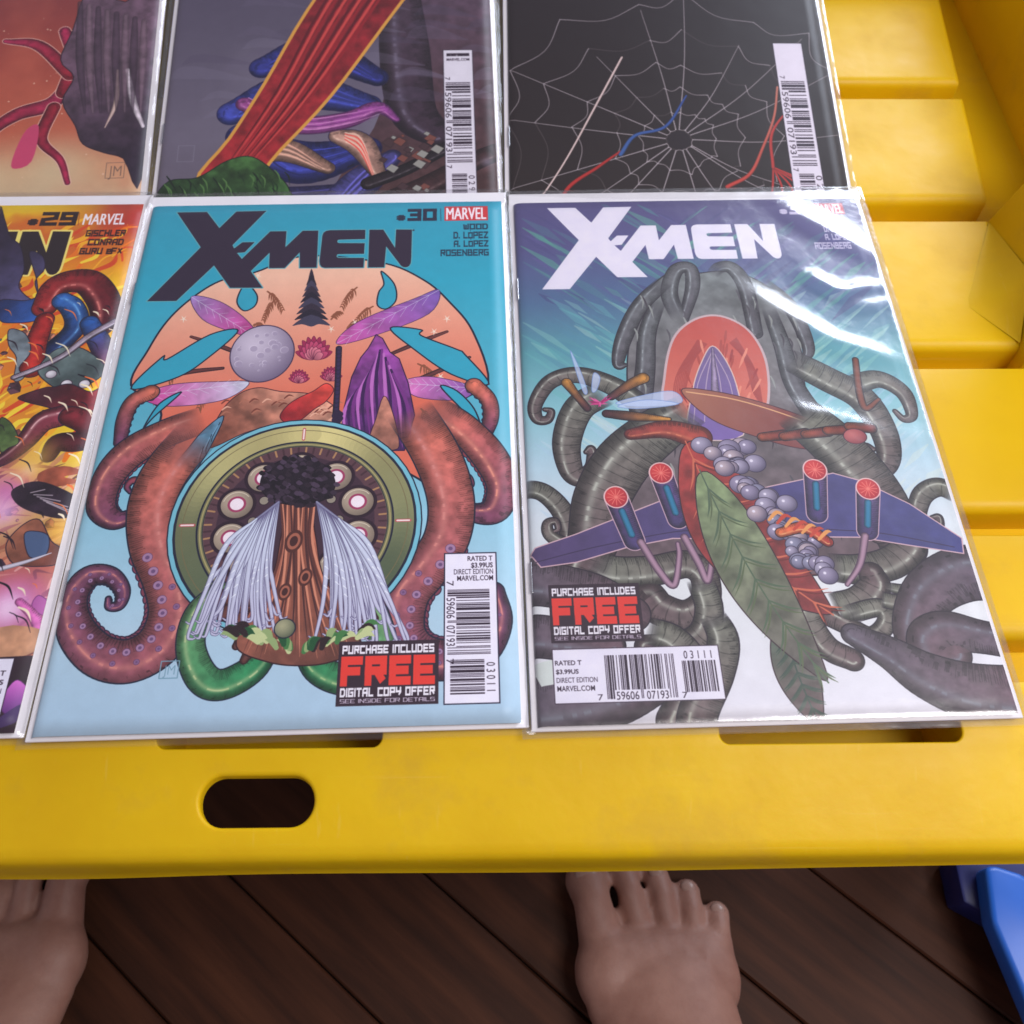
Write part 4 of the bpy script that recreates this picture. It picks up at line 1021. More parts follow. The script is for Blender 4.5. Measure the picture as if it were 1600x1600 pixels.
def cover_slate():
    A = Art(5)
    A.vgrad([(0, (70, 60, 86)), (.5, (92, 84, 104)), (.8, (112, 104, 122)), (1, (96, 86, 100))])
    n = noise2(A.H, A.W, 4, 17, octs=4); A.blend(0, 0, np.clip(n, 0, 1)*.3, C3((140, 132, 150)))
    A.fill([(100,60),(168,50),(168,259),(90,259),(88,236),(110,190),(112,120)], grad=(((120, 100), (86, 66, 86)), ((140, 240), (74, 48, 48))), smooth=5, mm=True, var=.15)
    A.tube([(120,110),(122,150),(126,190),(138,206)], [10, 13, 12, 8], (74, 56, 72), (56, 40, 54), line=(40, 28, 40), lw=.4, hi=(110, 98, 118), mm=True)
    rs = np.random.default_rng(9)
    for k in range(70):   # drifting smoke strokes
        u = rs.random()*160; v = rs.random()*200
        A.tube([(u, v), (u+10, v-4), (u+24+rs.random()*20, v+2)], [.4, 2+rs.random()*3, .3], [(124, 116, 138), (84, 74, 98), (104, 94, 118)][k % 3], edge=0, line=None, mm=True, alpha=.3)
    # heap of folded cloths: blue, violet, sand
    for k, (x0, y0, x1, y1, x2, y2, w0, c) in enumerate(((40,205,70,222,104,214,13,(58,66,156)), (34,190,66,176,104,186,12,(66,76,172)), (48,160,76,150,108,168,11,(54,60,146)), (30,236,60,246,100,240,9,(70,66,134)), (84,250,100,236,116,220,9,(92,88,168)),
                                                 (36,222,60,214,84,226,7,(206,156,136)), (88,206,100,212,110,232,7,(214,164,146)))):
        A.tube([(x0, y0), (x1, y1), (x2, y2)], [w0*.6, w0, w0*.5], c, tuple(int(v*.72) for v in c), edge=.5, line=(34, 26, 66), lw=.35, mm=True, hi=tuple(min(255, int(v*1.3)) for v in c))
        for q in range(6):
            o = (q-2.5)*w0*.24
            A.taper([(x0+4, y0+o*.5), (x1, y1+o), (x2-3, y2+o*.4)], .9, tuple(int(v*(.6 if q % 2 else 1.2)) if v*1.2 < 255 else 240 for v in c), mm=True)
    A.tube([(40,184),(66,198),(92,196),(108,188),(118,196)], [4, 5.4, 5, 3.6, 1.5], (176, 84, 160), (150, 70, 150), line=(70, 30, 80), lw=.4, hi=(206, 130, 190), mm=True)
    for k in range(6):
        A.taper([(42,180+k*1.6),(68,194+k*1.7),(92,192+k*1.6),(112,187+k)], .7, (120, 50, 120) if k % 2 else (214, 140, 200), mm=True)
    # wide red banner with a golden hem, falling from the upper right to the lower left
    P = [(20,232),(34,206),(50,170),(70,120),(100,60),(136,-4),(176,-4),(150,60),(112,130),(84,180),(60,214),(44,236)]
    A.fill(P, grad=(((90, 60), (120, 26, 36)), ((40, 232), (164, 40, 46))), smooth=4, line=(222, 160, 70), lw=1.8, mm=True, var=.2)
    for k in range(12):
        o = k*2.6-14
        A.taper([(150+o*.5, 10), (100+o, 100), (66+o*.7, 176), (38+o*.4, 226)], 1.8, [(96, 16, 28), (206, 70, 66), (150, 30, 40)][k % 3], mm=True)
    # mossy boulder at the foot
    A.fill([(-2,246),(6,232),(20,230),(34,220),(46,218),(58,228),(66,240),(70,262),(-2,262)], grad=(((30, 220), (56, 90, 46)), ((20, 258), (26, 46, 28))), smooth=5, line=(22, 30, 24), lw=.5, mm=True, var=.35)
    for k in range(60):
        x = rs.random()*64; y = 226+rs.random()*32
        A.taper([(x, y), (x+2, y+3), (x+1+rs.random()*4, y+8)], .8, [(30, 54, 30), (84, 122, 66), (22, 36, 24)][k % 3], mm=True)
    # dark pipes and rubble lying across
    A.tube([(104,236),(122,228),(142,216)], [3.4, 3.2, 2.8], (40, 30, 36), (36, 28, 34), line=(20, 14, 20), lw=.4, hi=(98, 90, 96), mm=True, seg=5)
    A.tube([(106,250),(130,240),(156,224),(168,218)], [5.4, 6, 5.4, 5], (64, 40, 42), (58, 36, 38), line=(30, 18, 22), lw=.4, hi=(110, 84, 84), mm=True, seg=8)
    for k in range(30):
        x = 108+rs.random()*34; y = 205+rs.random()*50; q = 1+rs.random()*2.4
        A.fill([(x-q, y), (x, y-q), (x+q*1.3, y-q*.2), (x+q*.4, y+q)], [(120, 70, 62), (150, 148, 142), (70, 48, 52)][k % 3], line=(30, 20, 24), lw=.15, mm=True)
    A.rect((142.5, 150, 157.5, 250), (226, 220, 232), (50, 40, 56), .3)
    A.text('DIRECT EDITION', (144, 152, 156, 153.8), INK, 'sans'); A.text('MARVEL.COM', (144, 155.5, 156, 157.3), INK, 'sans', .02)
    barcode(A, (146.5, 172, 156, 224), (145.5, 231, 153, 249, '02911'), True)
    A.glow((163, 224), 3, (140, 130, 150), .6, mm=True)
    g = (150, 144, 160)
    A.stroke([(9,210),(17,210),(17,220),(9,220),(9,210)], .3, g, mm=True, alpha=.6)
    return A.finish('print_slate_cover', seed=11)

def cover_dark():
    A = Art(5)
    A.vgrad([(0, (34, 26, 34)), (.6, (36, 26, 28)), (1, (42, 32, 30))])
    W_ = (190, 180, 186)
    hub = np.array([86., 205.])
    r = np.random.default_rng(4)
    rays = []
    for k in range(17):
        a = k*2*math.pi/17+r.normal()*.08; rays.append(a)
        L = 60+r.random()*60
        A.tube([hub+np.array([math.cos(a), math.sin(a)])*7, hub+np.array([math.cos(a+.03), math.sin(a+.03)])*L*.5+np.array([0, 2]), hub+np.array([math.cos(a), math.sin(a)])*L], [.3, .22, .15], W_, edge=0, line=None, mm=True, alpha=.8)
    for q in (7, 20, 34, 52, 72, 96):
        P = []
        for a in rays:
            P.append(hub+np.array([math.cos(a), math.sin(a)])*q*(1+r.normal()*.05))
        P.append(P[0])
        for a, b in zip(P[:-1], P[1:]):
            A.tube([a, (a+b)/2*.93+hub*.07, b], [.25, .18, .25], W_, edge=0, line=None, smooth=5, mm=True, alpha=.75 if r.random() < .8 else .25)
    A.disc(hub, 6, 6, (38, 28, 32), mm=True)
    # a few lit cords in red, blue and white
    A.tube([(6,259),(12,244),(18,236),(30,214),(46,180),(60,150)], [.5, .7, .5, .5, .6, .6], (226, 200, 196), line=None, mm=True)
    A.tube([(22,259),(28,236),(44,222),(56,212)], [.9, 1.1, .9, .6], (190, 50, 44), (176, 44, 42), line=None, mm=True)
    A.tube([(56,214),(64,202),(80,196),(92,176)], [1.2, 1, .9, .5], (62, 96, 160), (48, 76, 150), line=None, mm=True)
    A.tube([(108,234),(120,226),(128,210),(136,190),(140,170)], [1.2, 1.0, .8, .7, .6], (196, 60, 50), (200, 120, 100), line=None, mm=True)
    for k in range(6):
        A.tube([(132,222),(130+k*5,236),(126+k*5,250)], [.5, .6, .2], (190, 52, 46), line=None, mm=True)
    A.tube([(132,222),(134,200),(148,180)], [.9, .8, .4], (190, 52, 46), line=None, mm=True)
    A.rect((141, 140, 156, 262), (226, 218, 232), (50, 40, 56), .3)
    barcode(A, (145.5, 166, 154.5, 221), (144.5, 226, 152, 250, '02811'), True)
    A.text('GISCHLER', (120.5, 240.2, 136.5, 243.8), (232, 226, 236), 'block', .24)
    return A.finish('print_dark_cover', seed=12)

# ---------------------------------------------------------------- the setting: wooden floor
FZ = -270.0
def floor_mat(i):
    m, nt, b, N, L = mat('dark_floor_wood')
    oi = N.new('ShaderNodeObjectInfo'); tc = N.new('ShaderNodeTexCoord'); mp = N.new('ShaderNodeMapping'); mp.inputs['Scale'].default_value = (1.2, 14, 14)
    add = N.new('ShaderNodeVectorMath'); add.operation = 'ADD'; L.new(tc.outputs['Object'], add.inputs[0]); L.new(oi.outputs['Location'], add.inputs[1])
    L.new(add.outputs[0], mp.inputs[0]); t = n_noise(nt, 5, 6, .6, vec=mp.outputs[0])
    r = n_ramp(nt, t.outputs[0], [(.25, (.018, .006, .003)), (.5, (.050, .016, .007)), (.75, (.085, .028, .012))])
    L.new(r.outputs[0], b.inputs['Base Color']); b.inputs['Roughness'].default_value = .6; b.inputs['Specular IOR Level'].default_value = .2
    bp = n_bump(nt, t.outputs[0], .15, .002); L.new(bp.outputs[0], b.inputs['Normal']); return m
M_WOOD = floor_mat(0)
M_GAP = plain('floor_gap', (.015, .008, .006), .8)
bm = bmesh.new(); box_bm(bm, -1600, 1600, -1300, 1900, FZ-30, FZ-6)
floor = tag(link('floor', bm_mesh('floor', bm), M_GAP), kind='structure')
bm = bmesh.new(); box_bm(bm, -1500, 1500, -36, 36, -6, 0); bevel(bm, 1.2, 1)
plank_me = bm_mesh('plank', bm); plank_me.materials.append(M_WOOD)
ang = radians(-38); ux, uy = cos(ang), sin(ang)
for k in range(-12, 15):
    o = link('plank', plank_me, None, floor); d = k*73.0+11
    sh = 30*((k*7) % 5); o.location = ((-uy*d+ux*sh)*MM, (ux*d+uy*sh)*MM, FZ*MM); o.rotation_euler = (0, 0, ang)

# ---------------------------------------------------------------- yellow moulded table
TH = .029                                           # its turn against the picture's axes
table = empty('plastic_table', (0, 0, FZ*MM), (0, 0, TH))
tag(table, 'yellow moulded plastic table with grooved top and an oval hand slot in its front rim', 'table')
def tz(z): return z-FZ
def panel(y0, y1, x0, x1a, x1b, z=-8.0, name='slat'):
    """one raised slat; soft near edge, crisp far edge; right end from x1a (near) to x1b (far)"""
    prof = [(y0+.5, -26), (y0+.2, -17)]
    for k in range(7):
        a = pi-k*(pi/2)/6; prof.append((y0+5+5*cos(a)*.96, z-4.5+4.5*sin(a)))
    prof += [((y0*.7+y1*.3), z+.15), ((y0+y1)/2, z+.25), ((y0*.3+y1*.7), z+.15)]
    for k in range(4):
        a = pi/2-k*(pi/2)/3; prof.append((y1-.8+.8*cos(a), z-.8+.8*sin(a)))
    prof += [(y1, -26)]
    nx = 26; V = []; F = []
    for i in range(nx):
        t = i/(nx-1)
        for j, (y, zz) in enumerate(prof):
            xe = x1a+(x1b-x1a)*(y-y0)/(y1-y0)
            if i == nx-1: zz2 = min(zz, -26); x = xe
            elif i == nx-2: zz2 = min(zz, z-1.6); x = xe
            elif i == nx-3: zz2 = min(zz, z-.35); x = xe-.9
            else: x = x0+(xe-2.5-x0)*(i/(nx-4)); zz2 = zz
            V.append((x, y, tz(zz2)))
    n = len(prof)
    for i in range(nx-1):
        for j in range(n-1):
            F.append((i*n+j, (i+1)*n+j, (i+1)*n+j+1, i*n+j+1))
    o = link(name, mesh(name, V, F), M_YEL, table); sharp_smooth(o, 50); return o
panel(371.5, 452, -330, 247.2, 256)
panel(467, 560, -330, 258, 268)
panel(275.5, 356.2, -330, 236, 243.5)
panel(190.0, 263.0, -330, 262, 262)
panel(135.0, 178.4, -330, 262, 262)
# deck under the grooves
bm = bmesh.new(); box_bm(bm, -331, 300, 112, 600, tz(-30), tz(-24.5)); link('deck', bm_mesh('deck', bm), M_YEL, table)

# front rim: one sheet with rounded holes, built from a constrained triangulation
def rim_z(y):
    P = [(61, -24.5), (61.7, -22.4), (63.3, -20.8), (66, -19.7), (72, -17.6), (84, -13.6), (93, -10.8), (97, -9.4), (101, -8.5), (106, -8.05), (112, -8.0), (116.6, -8.0), (117.5, -8.5)]
    return float(np.interp(y, [p[0] for p in P], [p[1] for p in P]))
def capsule(cx, cy, hl, r, n=18):
    o = []
    for s in (1, -1):
        for k in range(n+1):
            a = -pi/2+pi*k/n
            o.append((cx+s*(hl-r)+s*r*cos(a), cy+s*r*sin(a)))
    return o
def rrect(x0, x1, y0, y1, r, n=6):
    o = []
    for cx, cy, a0 in ((x1-r, y0+r, -pi/2), (x1-r, y1-r, 0), (x0+r, y1-r, pi/2), (x0+r, y0+r, pi)):
        for k in range(n+1):
            a = a0+pi/2*k/n; o.append((cx+r*cos(a), cy+r*sin(a)))
    return o
def offset(P, d):
    P = np.array(P); n = len(P); out = []
    for i in range(n):
        t = P[(i+1) % n]-P[i-1]; t /= np.hypot(*t); out.append(tuple(P[i]+np.array([t[1], -t[0]])*d))
    return out
holes = [dict(P=capsule(-83.4, 79.6, 19.6, 8.1), depth=4.5, r=1.5, through=True),
         dict(P=rrect(-119.3, -41, 96.4, 114.2, 3.4), depth=32, r=.9, through=False),
         dict(P=rrect(77.3, 163, 96.4, 114.2, 3.4), depth=32, r=.9, through=False)]
X0, X1 = -336.0, 330.0
ys = [61, 61.7, 63.3, 66, 69, 72, 78, 84, 89, 93, 95, 97, 99, 101, 103.5, 106, 112, 116.6, 117.5]
pts = []; edges = []
xs = np.linspace(X0, X1, 112)
outers = [offset(h['P'], h['r']) for h in holes]
def inside(p, P):
    c = False; n = len(P)
    for i in range(n):
        (x1, y1), (x2, y2) = P[i], P[(i+1) % n]
        if (y1 > p[1]) != (y2 > p[1]) and p[0] < (x2-x1)*(p[1]-y1)/(y2-y1)+x1: c = not c
    return c
guards = [offset(h['P'], h['r']+1.2) for h in holes]
for x in xs:
    for y in ys:
        if not any(inside((x, y), g) for g in guards): pts.append(Vector((x, y)))
for P in outers:
    b = len(pts); pts += [Vector(p) for p in P]; edges += [(b+i, b+(i+1) % len(P)) for i in range(len(P))]
vo, eo, fo, *_ = geometry.delaunay_2d_cdt(pts, edges, [], 0, 1e-4)
V = [(v.x, v.y, tz(rim_z(v.y))) for v in vo]; F = []
for f in fo:
    c = (sum(vo[i].x for i in f)/3, sum(vo[i].y for i in f)/3)
    if not any(inside(c, P) for P in outers): F.append(tuple(f))
for h, P in zip(holes, outers):
    n = len(P); prev = None; rings = []
    key = {(round(V[i][0], 3), round(V[i][1], 3)): i for i in range(len(V))}
    rings.append([key[(round(p[0], 3), round(p[1], 3))] for p in P])
    for a in np.linspace(0, pi/2, 6)[1:]:
        Q = offset(h['P'], h['r']*(1-sin(a))); b = len(V)
        V += [(q[0], q[1], tz(rim_z(q[1])-h['r']*(1-cos(a)))) for q in Q]; rings.append(list(range(b, b+n)))
    b = len(V); V += [(q[0], q[1], tz(rim_z(q[1])-h['depth'])) for q in h['P']]; rings.append(list(range(b, b+n)))
    if h['through']:
        b = len(V); Q = offset(h['P'], 4); V += [(q[0], q[1], tz(rim_z(q[1])-h['depth'])) for q in Q]; rings.append(list(range(b, b+n)))
    for A, B in zip(rings[:-1], rings[1:]):
        for i in range(n):
            F.append((A[i], A[(i+1) % n], B[(i+1) % n], B[i]))
    if not h['through']: F.append(tuple(rings[-1]))
# outer lip, with the slight sag of a much used edge, and its thickness
nb = len(xs); base = len(V)
def sag(x): return -3.2*min(1, max(0, (x-20)/220))+1.6*math.exp(-((x+150)/46)**2)*4+1.2*sin(x*.019+.6)+1.4*math.exp(-((x-20)/60)**2)
lipp = [(61, -24.5, 0), (60.5, -27, .2), (60.1, -31, .6), (59.7, -34.6, 1), (59.3, -35.8, 1), (60.4, -36.8, 1), (61.6, -36.2, 1), (62.6, -31, .6), (63.4, -25.6, 0), (67, -22.4, 0), (96, -12.6, 0), (117.4, -10.6, 0), (117.5, -30, 0)]
for x in xs:
    for (y, z, s) in lipp: V.append((x, y, tz(z-s*sag(x))))
m_ = len(lipp)
for i in range(nb-1):
    for j in range(m_-1):
        if j >= 9:   # the underside leaves the holes open
            xm = (xs[i]+xs[i+1])/2
            if -122 < xm < -38 or 74 < xm < 166: continue
        F.append((base+i*m_+j, base+i*m_+j+1, base+(i+1)*m_+j+1, base+(i+1)*m_+j))
rim = link('front_rim', mesh('front_rim', V, F), M_YEL, table)
bm = bmesh.new(); bm.from_mesh(rim.data); bmesh.ops.remove_doubles(bm, verts=bm.verts, dist=.00002); bmesh.ops.recalc_face_normals(bm, faces=bm.faces); bm.to_mesh(rim.data); bm.free()
sharp_smooth(rim, 40)

# right hand side: set-back wall, the sloping post between two grooves, its foot
bm = bmesh.new(); box_bm(bm, 288, 296, 360, 600, tz(-30), tz(48)); box_bm(bm, 244, 289, 357.2, 600, tz(-31), tz(-27)); bevel(bm, 1, 1)
link('side_wall', bm_mesh('side_wall', bm), M_YEL, table)
V = [(242.7, 356.4, -8), (249.2, 356.4, 15), (262, 356.4, 62), (300, 356.4, 62), (300, 356.4, -28), (242.7, 356.4, -28),
     (235.2, 268, -8), (240, 268, 15), (252, 268, 62), (300, 268, 62), (300, 268, -28), (235.2, 268, -28)]
V = [(x, y, tz(z)) for x, y, z in V]
F = [(5, 4, 3, 2, 1, 0), (6, 7, 8, 9, 10, 11), (0, 1, 7, 6), (1, 2, 8, 7), (2, 3, 9, 8), (3, 4, 10, 9), (0, 6, 11, 5)]
o = link('corner_post', mesh('corner_post', V, F), M_YEL, table)
bm = bmesh.new(); bm.from_mesh(o.data); bmesh.ops.recalc_face_normals(bm, faces=bm.faces); bevel(bm, 1.4, 3); bm.to_mesh(o.data); bm.free(); sharp_smooth(o, 30)
# a smooth flare where post meets slat
A_, B_, C_, D_ = Vector((242.2, 355, -7.6)), Vector((216.5, 300.3, -7.85)), Vector((234.6, 276.9, -7.6)), Vector((240.6, 306, 7))
V = []; F = []; n = 14
for i in range(n+1):
    t = i/n
    lo = (A_*(1-t)**2+B_*2*t*(1-t)*1.0+C_*t*t) if False else (A_.lerp(B_, t/.62) if t < .62 else B_.lerp(C_, (t-.62)/.38))
    hi = (A_.lerp(D_, t/.62) if t < .62 else D_.lerp(C_, (t-.62)/.38)) if 0 < t < 1 else lo
    for j in range(7):
        s = j/6; p = lo.lerp(hi, s); V.append((p.x+.6, p.y, tz(p.z-(1-(1-s))*(s*(1-s))*0-(hi.z-lo.z)*s*(1-s)*.75)))
for i in range(n):
    for j in range(6):
        F.append((i*7+j, (i+1)*7+j, (i+1)*7+j+1, i*7+j+1))
link('post_foot', mesh('post_foot', V, F), M_YEL, table, smooth=True)
# left wall, back rim, legs
bm = bmesh.new(); box_bm(bm, -338, -330.5, 112, 600, tz(-30), tz(34)); bevel(bm, 1.5, 2); link('side_wall', bm_mesh('side_wall', bm), M_YEL, table)
bm = bmesh.new(); box_bm(bm, -330, 287.5, 582, 598, tz(-30), tz(27)); bevel(bm, 3, 3); link('back_rim', bm_mesh('back_rim', bm), M_YEL, table)
bm = bmesh.new(); box_bm(bm, -20, 20, -20, 20, 0, tz(-31)); bevel(bm, 5, 3); leg_me = bm_mesh('leg', bm); leg_me.materials.append(M_YEL)
for x, y in ((-300, 150), (262, 150), (-300, 560), (262, 560)):
    o = link('leg', leg_me, None, table); o.location = (x*MM, y*MM, 0)

# ---------------------------------------------------------------- bagged comics
def cover_mesh():
    nx, ny = 32, 40; V = []; F = []; UV = []
    us = np.r_[np.linspace(-84, -80, 8), np.linspace(-78, 84, nx-8)]
    def zt(x, y):
        z = .35*sin(pi*(x+84)/168)*(.6+.4*cos(y/60))
        if x < -80: z -= 1.5*(1-math.sqrt(max(0, 1-((-80-x)/4)**2)))
        return z
    for x in us:
        for y in np.linspace(-129.5, 129.5, ny): V.append((x, y, zt(x, y))); UV.append(((x+84)/168, (y+129.5)/259))
    N0 = len(V)
    for x in us:
        for y in np.linspace(-129.5, 129.5, ny): V.append((x+(.2 if x < 0 else 0), y, zt(x, y)-.22)); UV.append(((x+84)/168, (y+129.5)/259))
    g = lambda i, j: i*ny+j
    for i in range(nx-1):
        for j in range(ny-1):
            F.append((g(i, j), g(i+1, j), g(i+1, j+1), g(i, j+1))); F.append((N0+g(i, j+1), N0+g(i+1, j+1), N0+g(i+1, j), N0+g(i, j)))
    for i in range(nx-1):
        F.append((g(i+1, 0), g(i, 0), N0+g(i, 0), N0+g(i+1, 0))); F.append((g(i, ny-1), g(i+1, ny-1), N0+g(i+1, ny-1), N0+g(i, ny-1)))
    for j in range(ny-1):
        F.append((g(0, j), g(0, j+1), N0+g(0, j+1), N0+g(0, j))); F.append((g(nx-1, j+1), g(nx-1, j), N0+g(nx-1, j), N0+g(nx-1, j+1)))
    me = mesh('cover', V, F); uv = me.uv_layers.new(name='print')
    li = np.empty(len(me.loops), int); me.loops.foreach_get('vertex_index', li); uv.data.foreach_set('uv', np.array(UV)[li].ravel())
    me.polygons.foreach_set('use_smooth', [True]*len(me.polygons)); return me

def sleeve_mesh(seed, amp, ridges):
    nx, ny = 150, 210; x = np.r_[-89.5, -89.2, np.linspace(-88.6, 88.6, nx-4), 89.2, 89.5]; y = np.r_[-133, -132.6, np.linspace(-132, 140.2, ny-4), 140.8, 141.2]
    X, Y = np.meshgrid(x, y, indexing='ij')
    top = .55+.35*np.sin(pi*np.clip((X+84)/168, 0, 1))
    # film falls from the comic to the board and from the board to its seam
    dx = np.maximum(np.abs(X)-84, 0); dy = np.maximum(np.maximum(-129.5-Y, Y-129.5), 0); d = np.hypot(dx, dy)
    fall = np.interp(d, [0, 1, 2.4, 4, 5.6, 12], [0, .35, 1.7, 2.6, 3.3, 3.4])
    yt = np.interp(Y, [129.5, 136, 139, 141], [0, .45, 1.5, 3.1]); fall = np.where((Y > 129.5) & (np.abs(X) < 86.5), yt, fall)
    Z = top-fall
    nz = noise2(nx, ny, 5, seed, octs=4)+.45*noise2(nx, ny, 22, seed+1, octs=2)
    edge = np.clip((88-np.abs(X))/8, 0, 1)*np.clip((Y+131)/8, 0, 1)*np.clip((138-Y)/8, 0, 1)
    Z = Z+amp*(nz+.6)*edge*(d < .5)
    for (p, q, a, s) in ridges:
        ax, ay = p; bx, by = q; L2 = (bx-ax)**2+(by-ay)**2
        t = np.clip(((X-ax)*(bx-ax)+(Y-ay)*(by-ay))/L2, 0, 1); D = np.hypot(X-ax-t*(bx-ax), Y-ay-t*(by-ay))
        Z = Z+a*np.exp(-(D/s)**2)*np.sin(np.clip(t*.9+.05, 0, 1)*pi)**.5
    # seam rim wobbles
    wob = noise2(nx, ny, 40, seed+5, octs=2)*.15*(d > 3)
    Z = np.where(Z+wob > -3.05, Z+wob, Z)
    V = np.stack([X, Y, Z], -1).reshape(-1, 3); g = np.arange(nx*ny).reshape(nx, ny)
    Fq = np.stack([g[:-1, :-1], g[1:, :-1], g[1:, 1:], g[:-1, 1:]], -1).reshape(-1, 4)
    c = [tuple(v) for v in V]; b = len(c)
    c += [(-89.5, -133, -3.25), (89.5, -133, -3.25), (89.5, 141.2, -3.25), (-89.5, 141.2, -3.25)]
    F = [tuple(int(i) for i in f) for f in Fq]+[(b+3, b+2, b+1, b)]
    me = mesh('sleeve', c, F); me.polygons.foreach_set('use_smooth', [True]*len(me.polygons)); return me

COVER = cover_mesh()
bm = bmesh.new(); box_bm(bm, -83.4, 83.2, -129, 129, -2.0, -.12); PAGES = bm_mesh('pages', bm)
# the spine side of the page block follows the rounded fold
for v in PAGES.vertices:
    if v.co.x < 0 and v.co.z > -.001: v.co.x += .004; v.co.z -= .0001
def board_mesh():
    bm = bmesh.new(); box_bm(bm, -86.3, 86.6, -130.6, 138.2, -3.05, -2.05); bevel(bm, .2, 1)
    me = bm_mesh('backing_board', bm); me.materials.append(M_BOARD); me.materials.append(M_KRAFT)
    for p in me.polygons:
        if p.normal.z < -.5 or (abs(p.normal.z) < .5 and p.normal.x > .3): p.material_index = 1
    return me
BOARD = board_mesh()
bm = bmesh.new()
box_bm(bm, -84.1, -83.6, -6.5, 6.5, -.9, -.35); bevel(bm, .15, 2); STAPLE = bm_mesh('staple', bm); STAPLE.materials.append(M_STAPLE)
PAGES.materials.append(M_PAGES)

def comic(img, loc, rotz, tilt, label, seed, amp=.12, ridges=(), sleeve=M_SLEEVE, staples=True):
    r = empty('comic_book', tuple(c*MM for c in loc)); r.rotation_mode = 'QUATERNION'
    r.rotation_quaternion = (Matrix.Rotation(rotz, 4, 'Z') @ Matrix.Rotation(tilt, 4, 'X')).to_quaternion()
    tag(r, label, 'comic book', 'bagged comic books laid out on the yellow table')
    me = COVER.copy(); me.materials.append(print_mat(img)); cv = link('cover', me, None, r)
    if staples:
        for y in (-72, 74):
            s = link('staple', STAPLE, None, cv); s.location = (0, y*MM, 0)
    link('pages', PAGES, None, r); link('backing_board', BOARD, None, r)
    link('sleeve', sleeve_mesh(seed, amp, ridges), sleeve, r)
    return r

def loc31(px):   # a point traced on the second cover, in that comic's own millimetres
    q = hm(H31, px); return [(u-84, 129.5-v) for u, v in q]
rd = []
for a, b, am, s in (((1218,322),(1362,398),.95,4.2), ((1258,430),(1312,458),.8,3.0), ((1308,458),(1372,444),.7,2.6), ((1180,470),(1300,536),.9,4.4), ((1290,530),(1392,560),.6,3.4),
                    ((1236,640),(1306,654),.5,3.0), ((1300,652),(1362,668),.4,2.6), ((1130,450),(1196,470),.4,4), ((1330,480),(1400,470),.4,3), ((1350,690),(1440,680),.3,4)):
    p, q = loc31([a, b]); rd.append((p, q, am*1.45, s*1.5))
tl = math.asin(3/259)
comic(cover_teal(), (-85.67, 227.66, -1.5), .0494, tl, 'bagged comic with a light blue cover, black masthead and brass ring picture, number 30', 3, .10)
comic(cover_storm(), (88.1, 234.66, -1.5), .0488, tl, 'bagged comic number 31 with white masthead over grey green coils, glare on its sleeve', 14, .16, rd, M_SLEEVE_W)
comic(cover_fire(), (-258.5, 221.2, -1.5), .044, tl, 'bagged comic with a yellow and orange fiery cover at the left, number 29', 23, .10)
UT = radians(10)
comic(cover_slate(), (-100.5, 477.5, 16.6), .06, UT, 'bagged comic with grey violet cover and green boulder, directly behind the light blue one', 33, .12)
comic(cover_dark(), (76.6, 478.5, 16.6), .03, UT, 'bagged comic with a nearly black cover crossed by white web lines', 43, .12)
comic(cover_ember(), (-279.0, 476, 16.6), .08, UT, 'bagged comic with a red to cream cover and dark rock, behind the yellow one', 53, .12)

# ---------------------------------------------------------------- blue plastic thing on the floor, lower right
def prism(P, z0, z1, bev, name, m, parent, seg=2):
    bm = bmesh.new(); n = len(P)
    lo = [bm.verts.new((x*MM, y*MM, z0*MM)) for x, y in P]; hi = [bm.verts.new((x*MM, y*MM, z1*MM)) for x, y in P]
    bm.faces.new(lo[::-1]); bm.faces.new(hi)
    for i in range(n): bm.faces.new((lo[i], lo[(i+1) % n], hi[(i+1) % n], hi[i]))
    bevel(bm, bev, seg); return sharp_smooth(link(name, bm_mesh(name, bm), m, parent), 40)
M_BLUE = plain('bright_blue_plastic', (.022, .14, .62), .38, .06, 40); M_NAVY = plain('navy_plastic', (.016, .022, .13), .4)
bb = empty('plastic_carrier', (0, 0, FZ*MM)); tag(bb, 'blue plastic box with an angled bright lid on the wooden floor, lower right corner', 'plastic box')
prism([(257, 108), (257, 84), (300, 60), (345, 60), (345, 108)], 0, 24, 2, 'tray', M_NAVY, bb)
prism([(266, 100), (263, 72), (274, 20), (350, 10), (350, 60), (318, 78), (285, 97), (272, 101)], 24.5, 40, 3, 'lid', M_BLUE, bb, 3)

# ---------------------------------------------------------------- bare feet of the person taking the picture
def skin():
    m, nt, b, N, L = mat('skin')
    t = n_noise(nt, 34, 6, .65); r = n_ramp(nt, t.outputs[0], [(.3, (.25, .115, .085)), (.7, (.36, .19, .145))]); L.new(r.outputs[0], b.inputs['Base Color'])
    b.inputs['Roughness'].default_value = .55; b.inputs['Subsurface Weight'].default_value = .15; b.inputs['Subsurface Radius'].default_value = (.008, .003, .002); b.inputs['Subsurface Scale'].default_value = .6
    f = n_noise(nt, 700, 3, .6); bp = n_bump(nt, f.outputs[0], .25, .0006); L.new(bp.outputs[0], b.inputs['Normal']); return m
M_SKIN = skin(); M_NAIL = plain('toenail', (.36, .22, .18), .32)
def blob(bm, c, r, sx, sy, sz, R):
    mtx = Matrix.Translation(Vector(c)*MM) @ R @ Matrix.Diagonal((sx*r*MM, sy*r*MM, sz*r*MM, 1))
    bmesh.ops.create_icosphere(bm, subdivisions=3, radius=1, matrix=mtx)
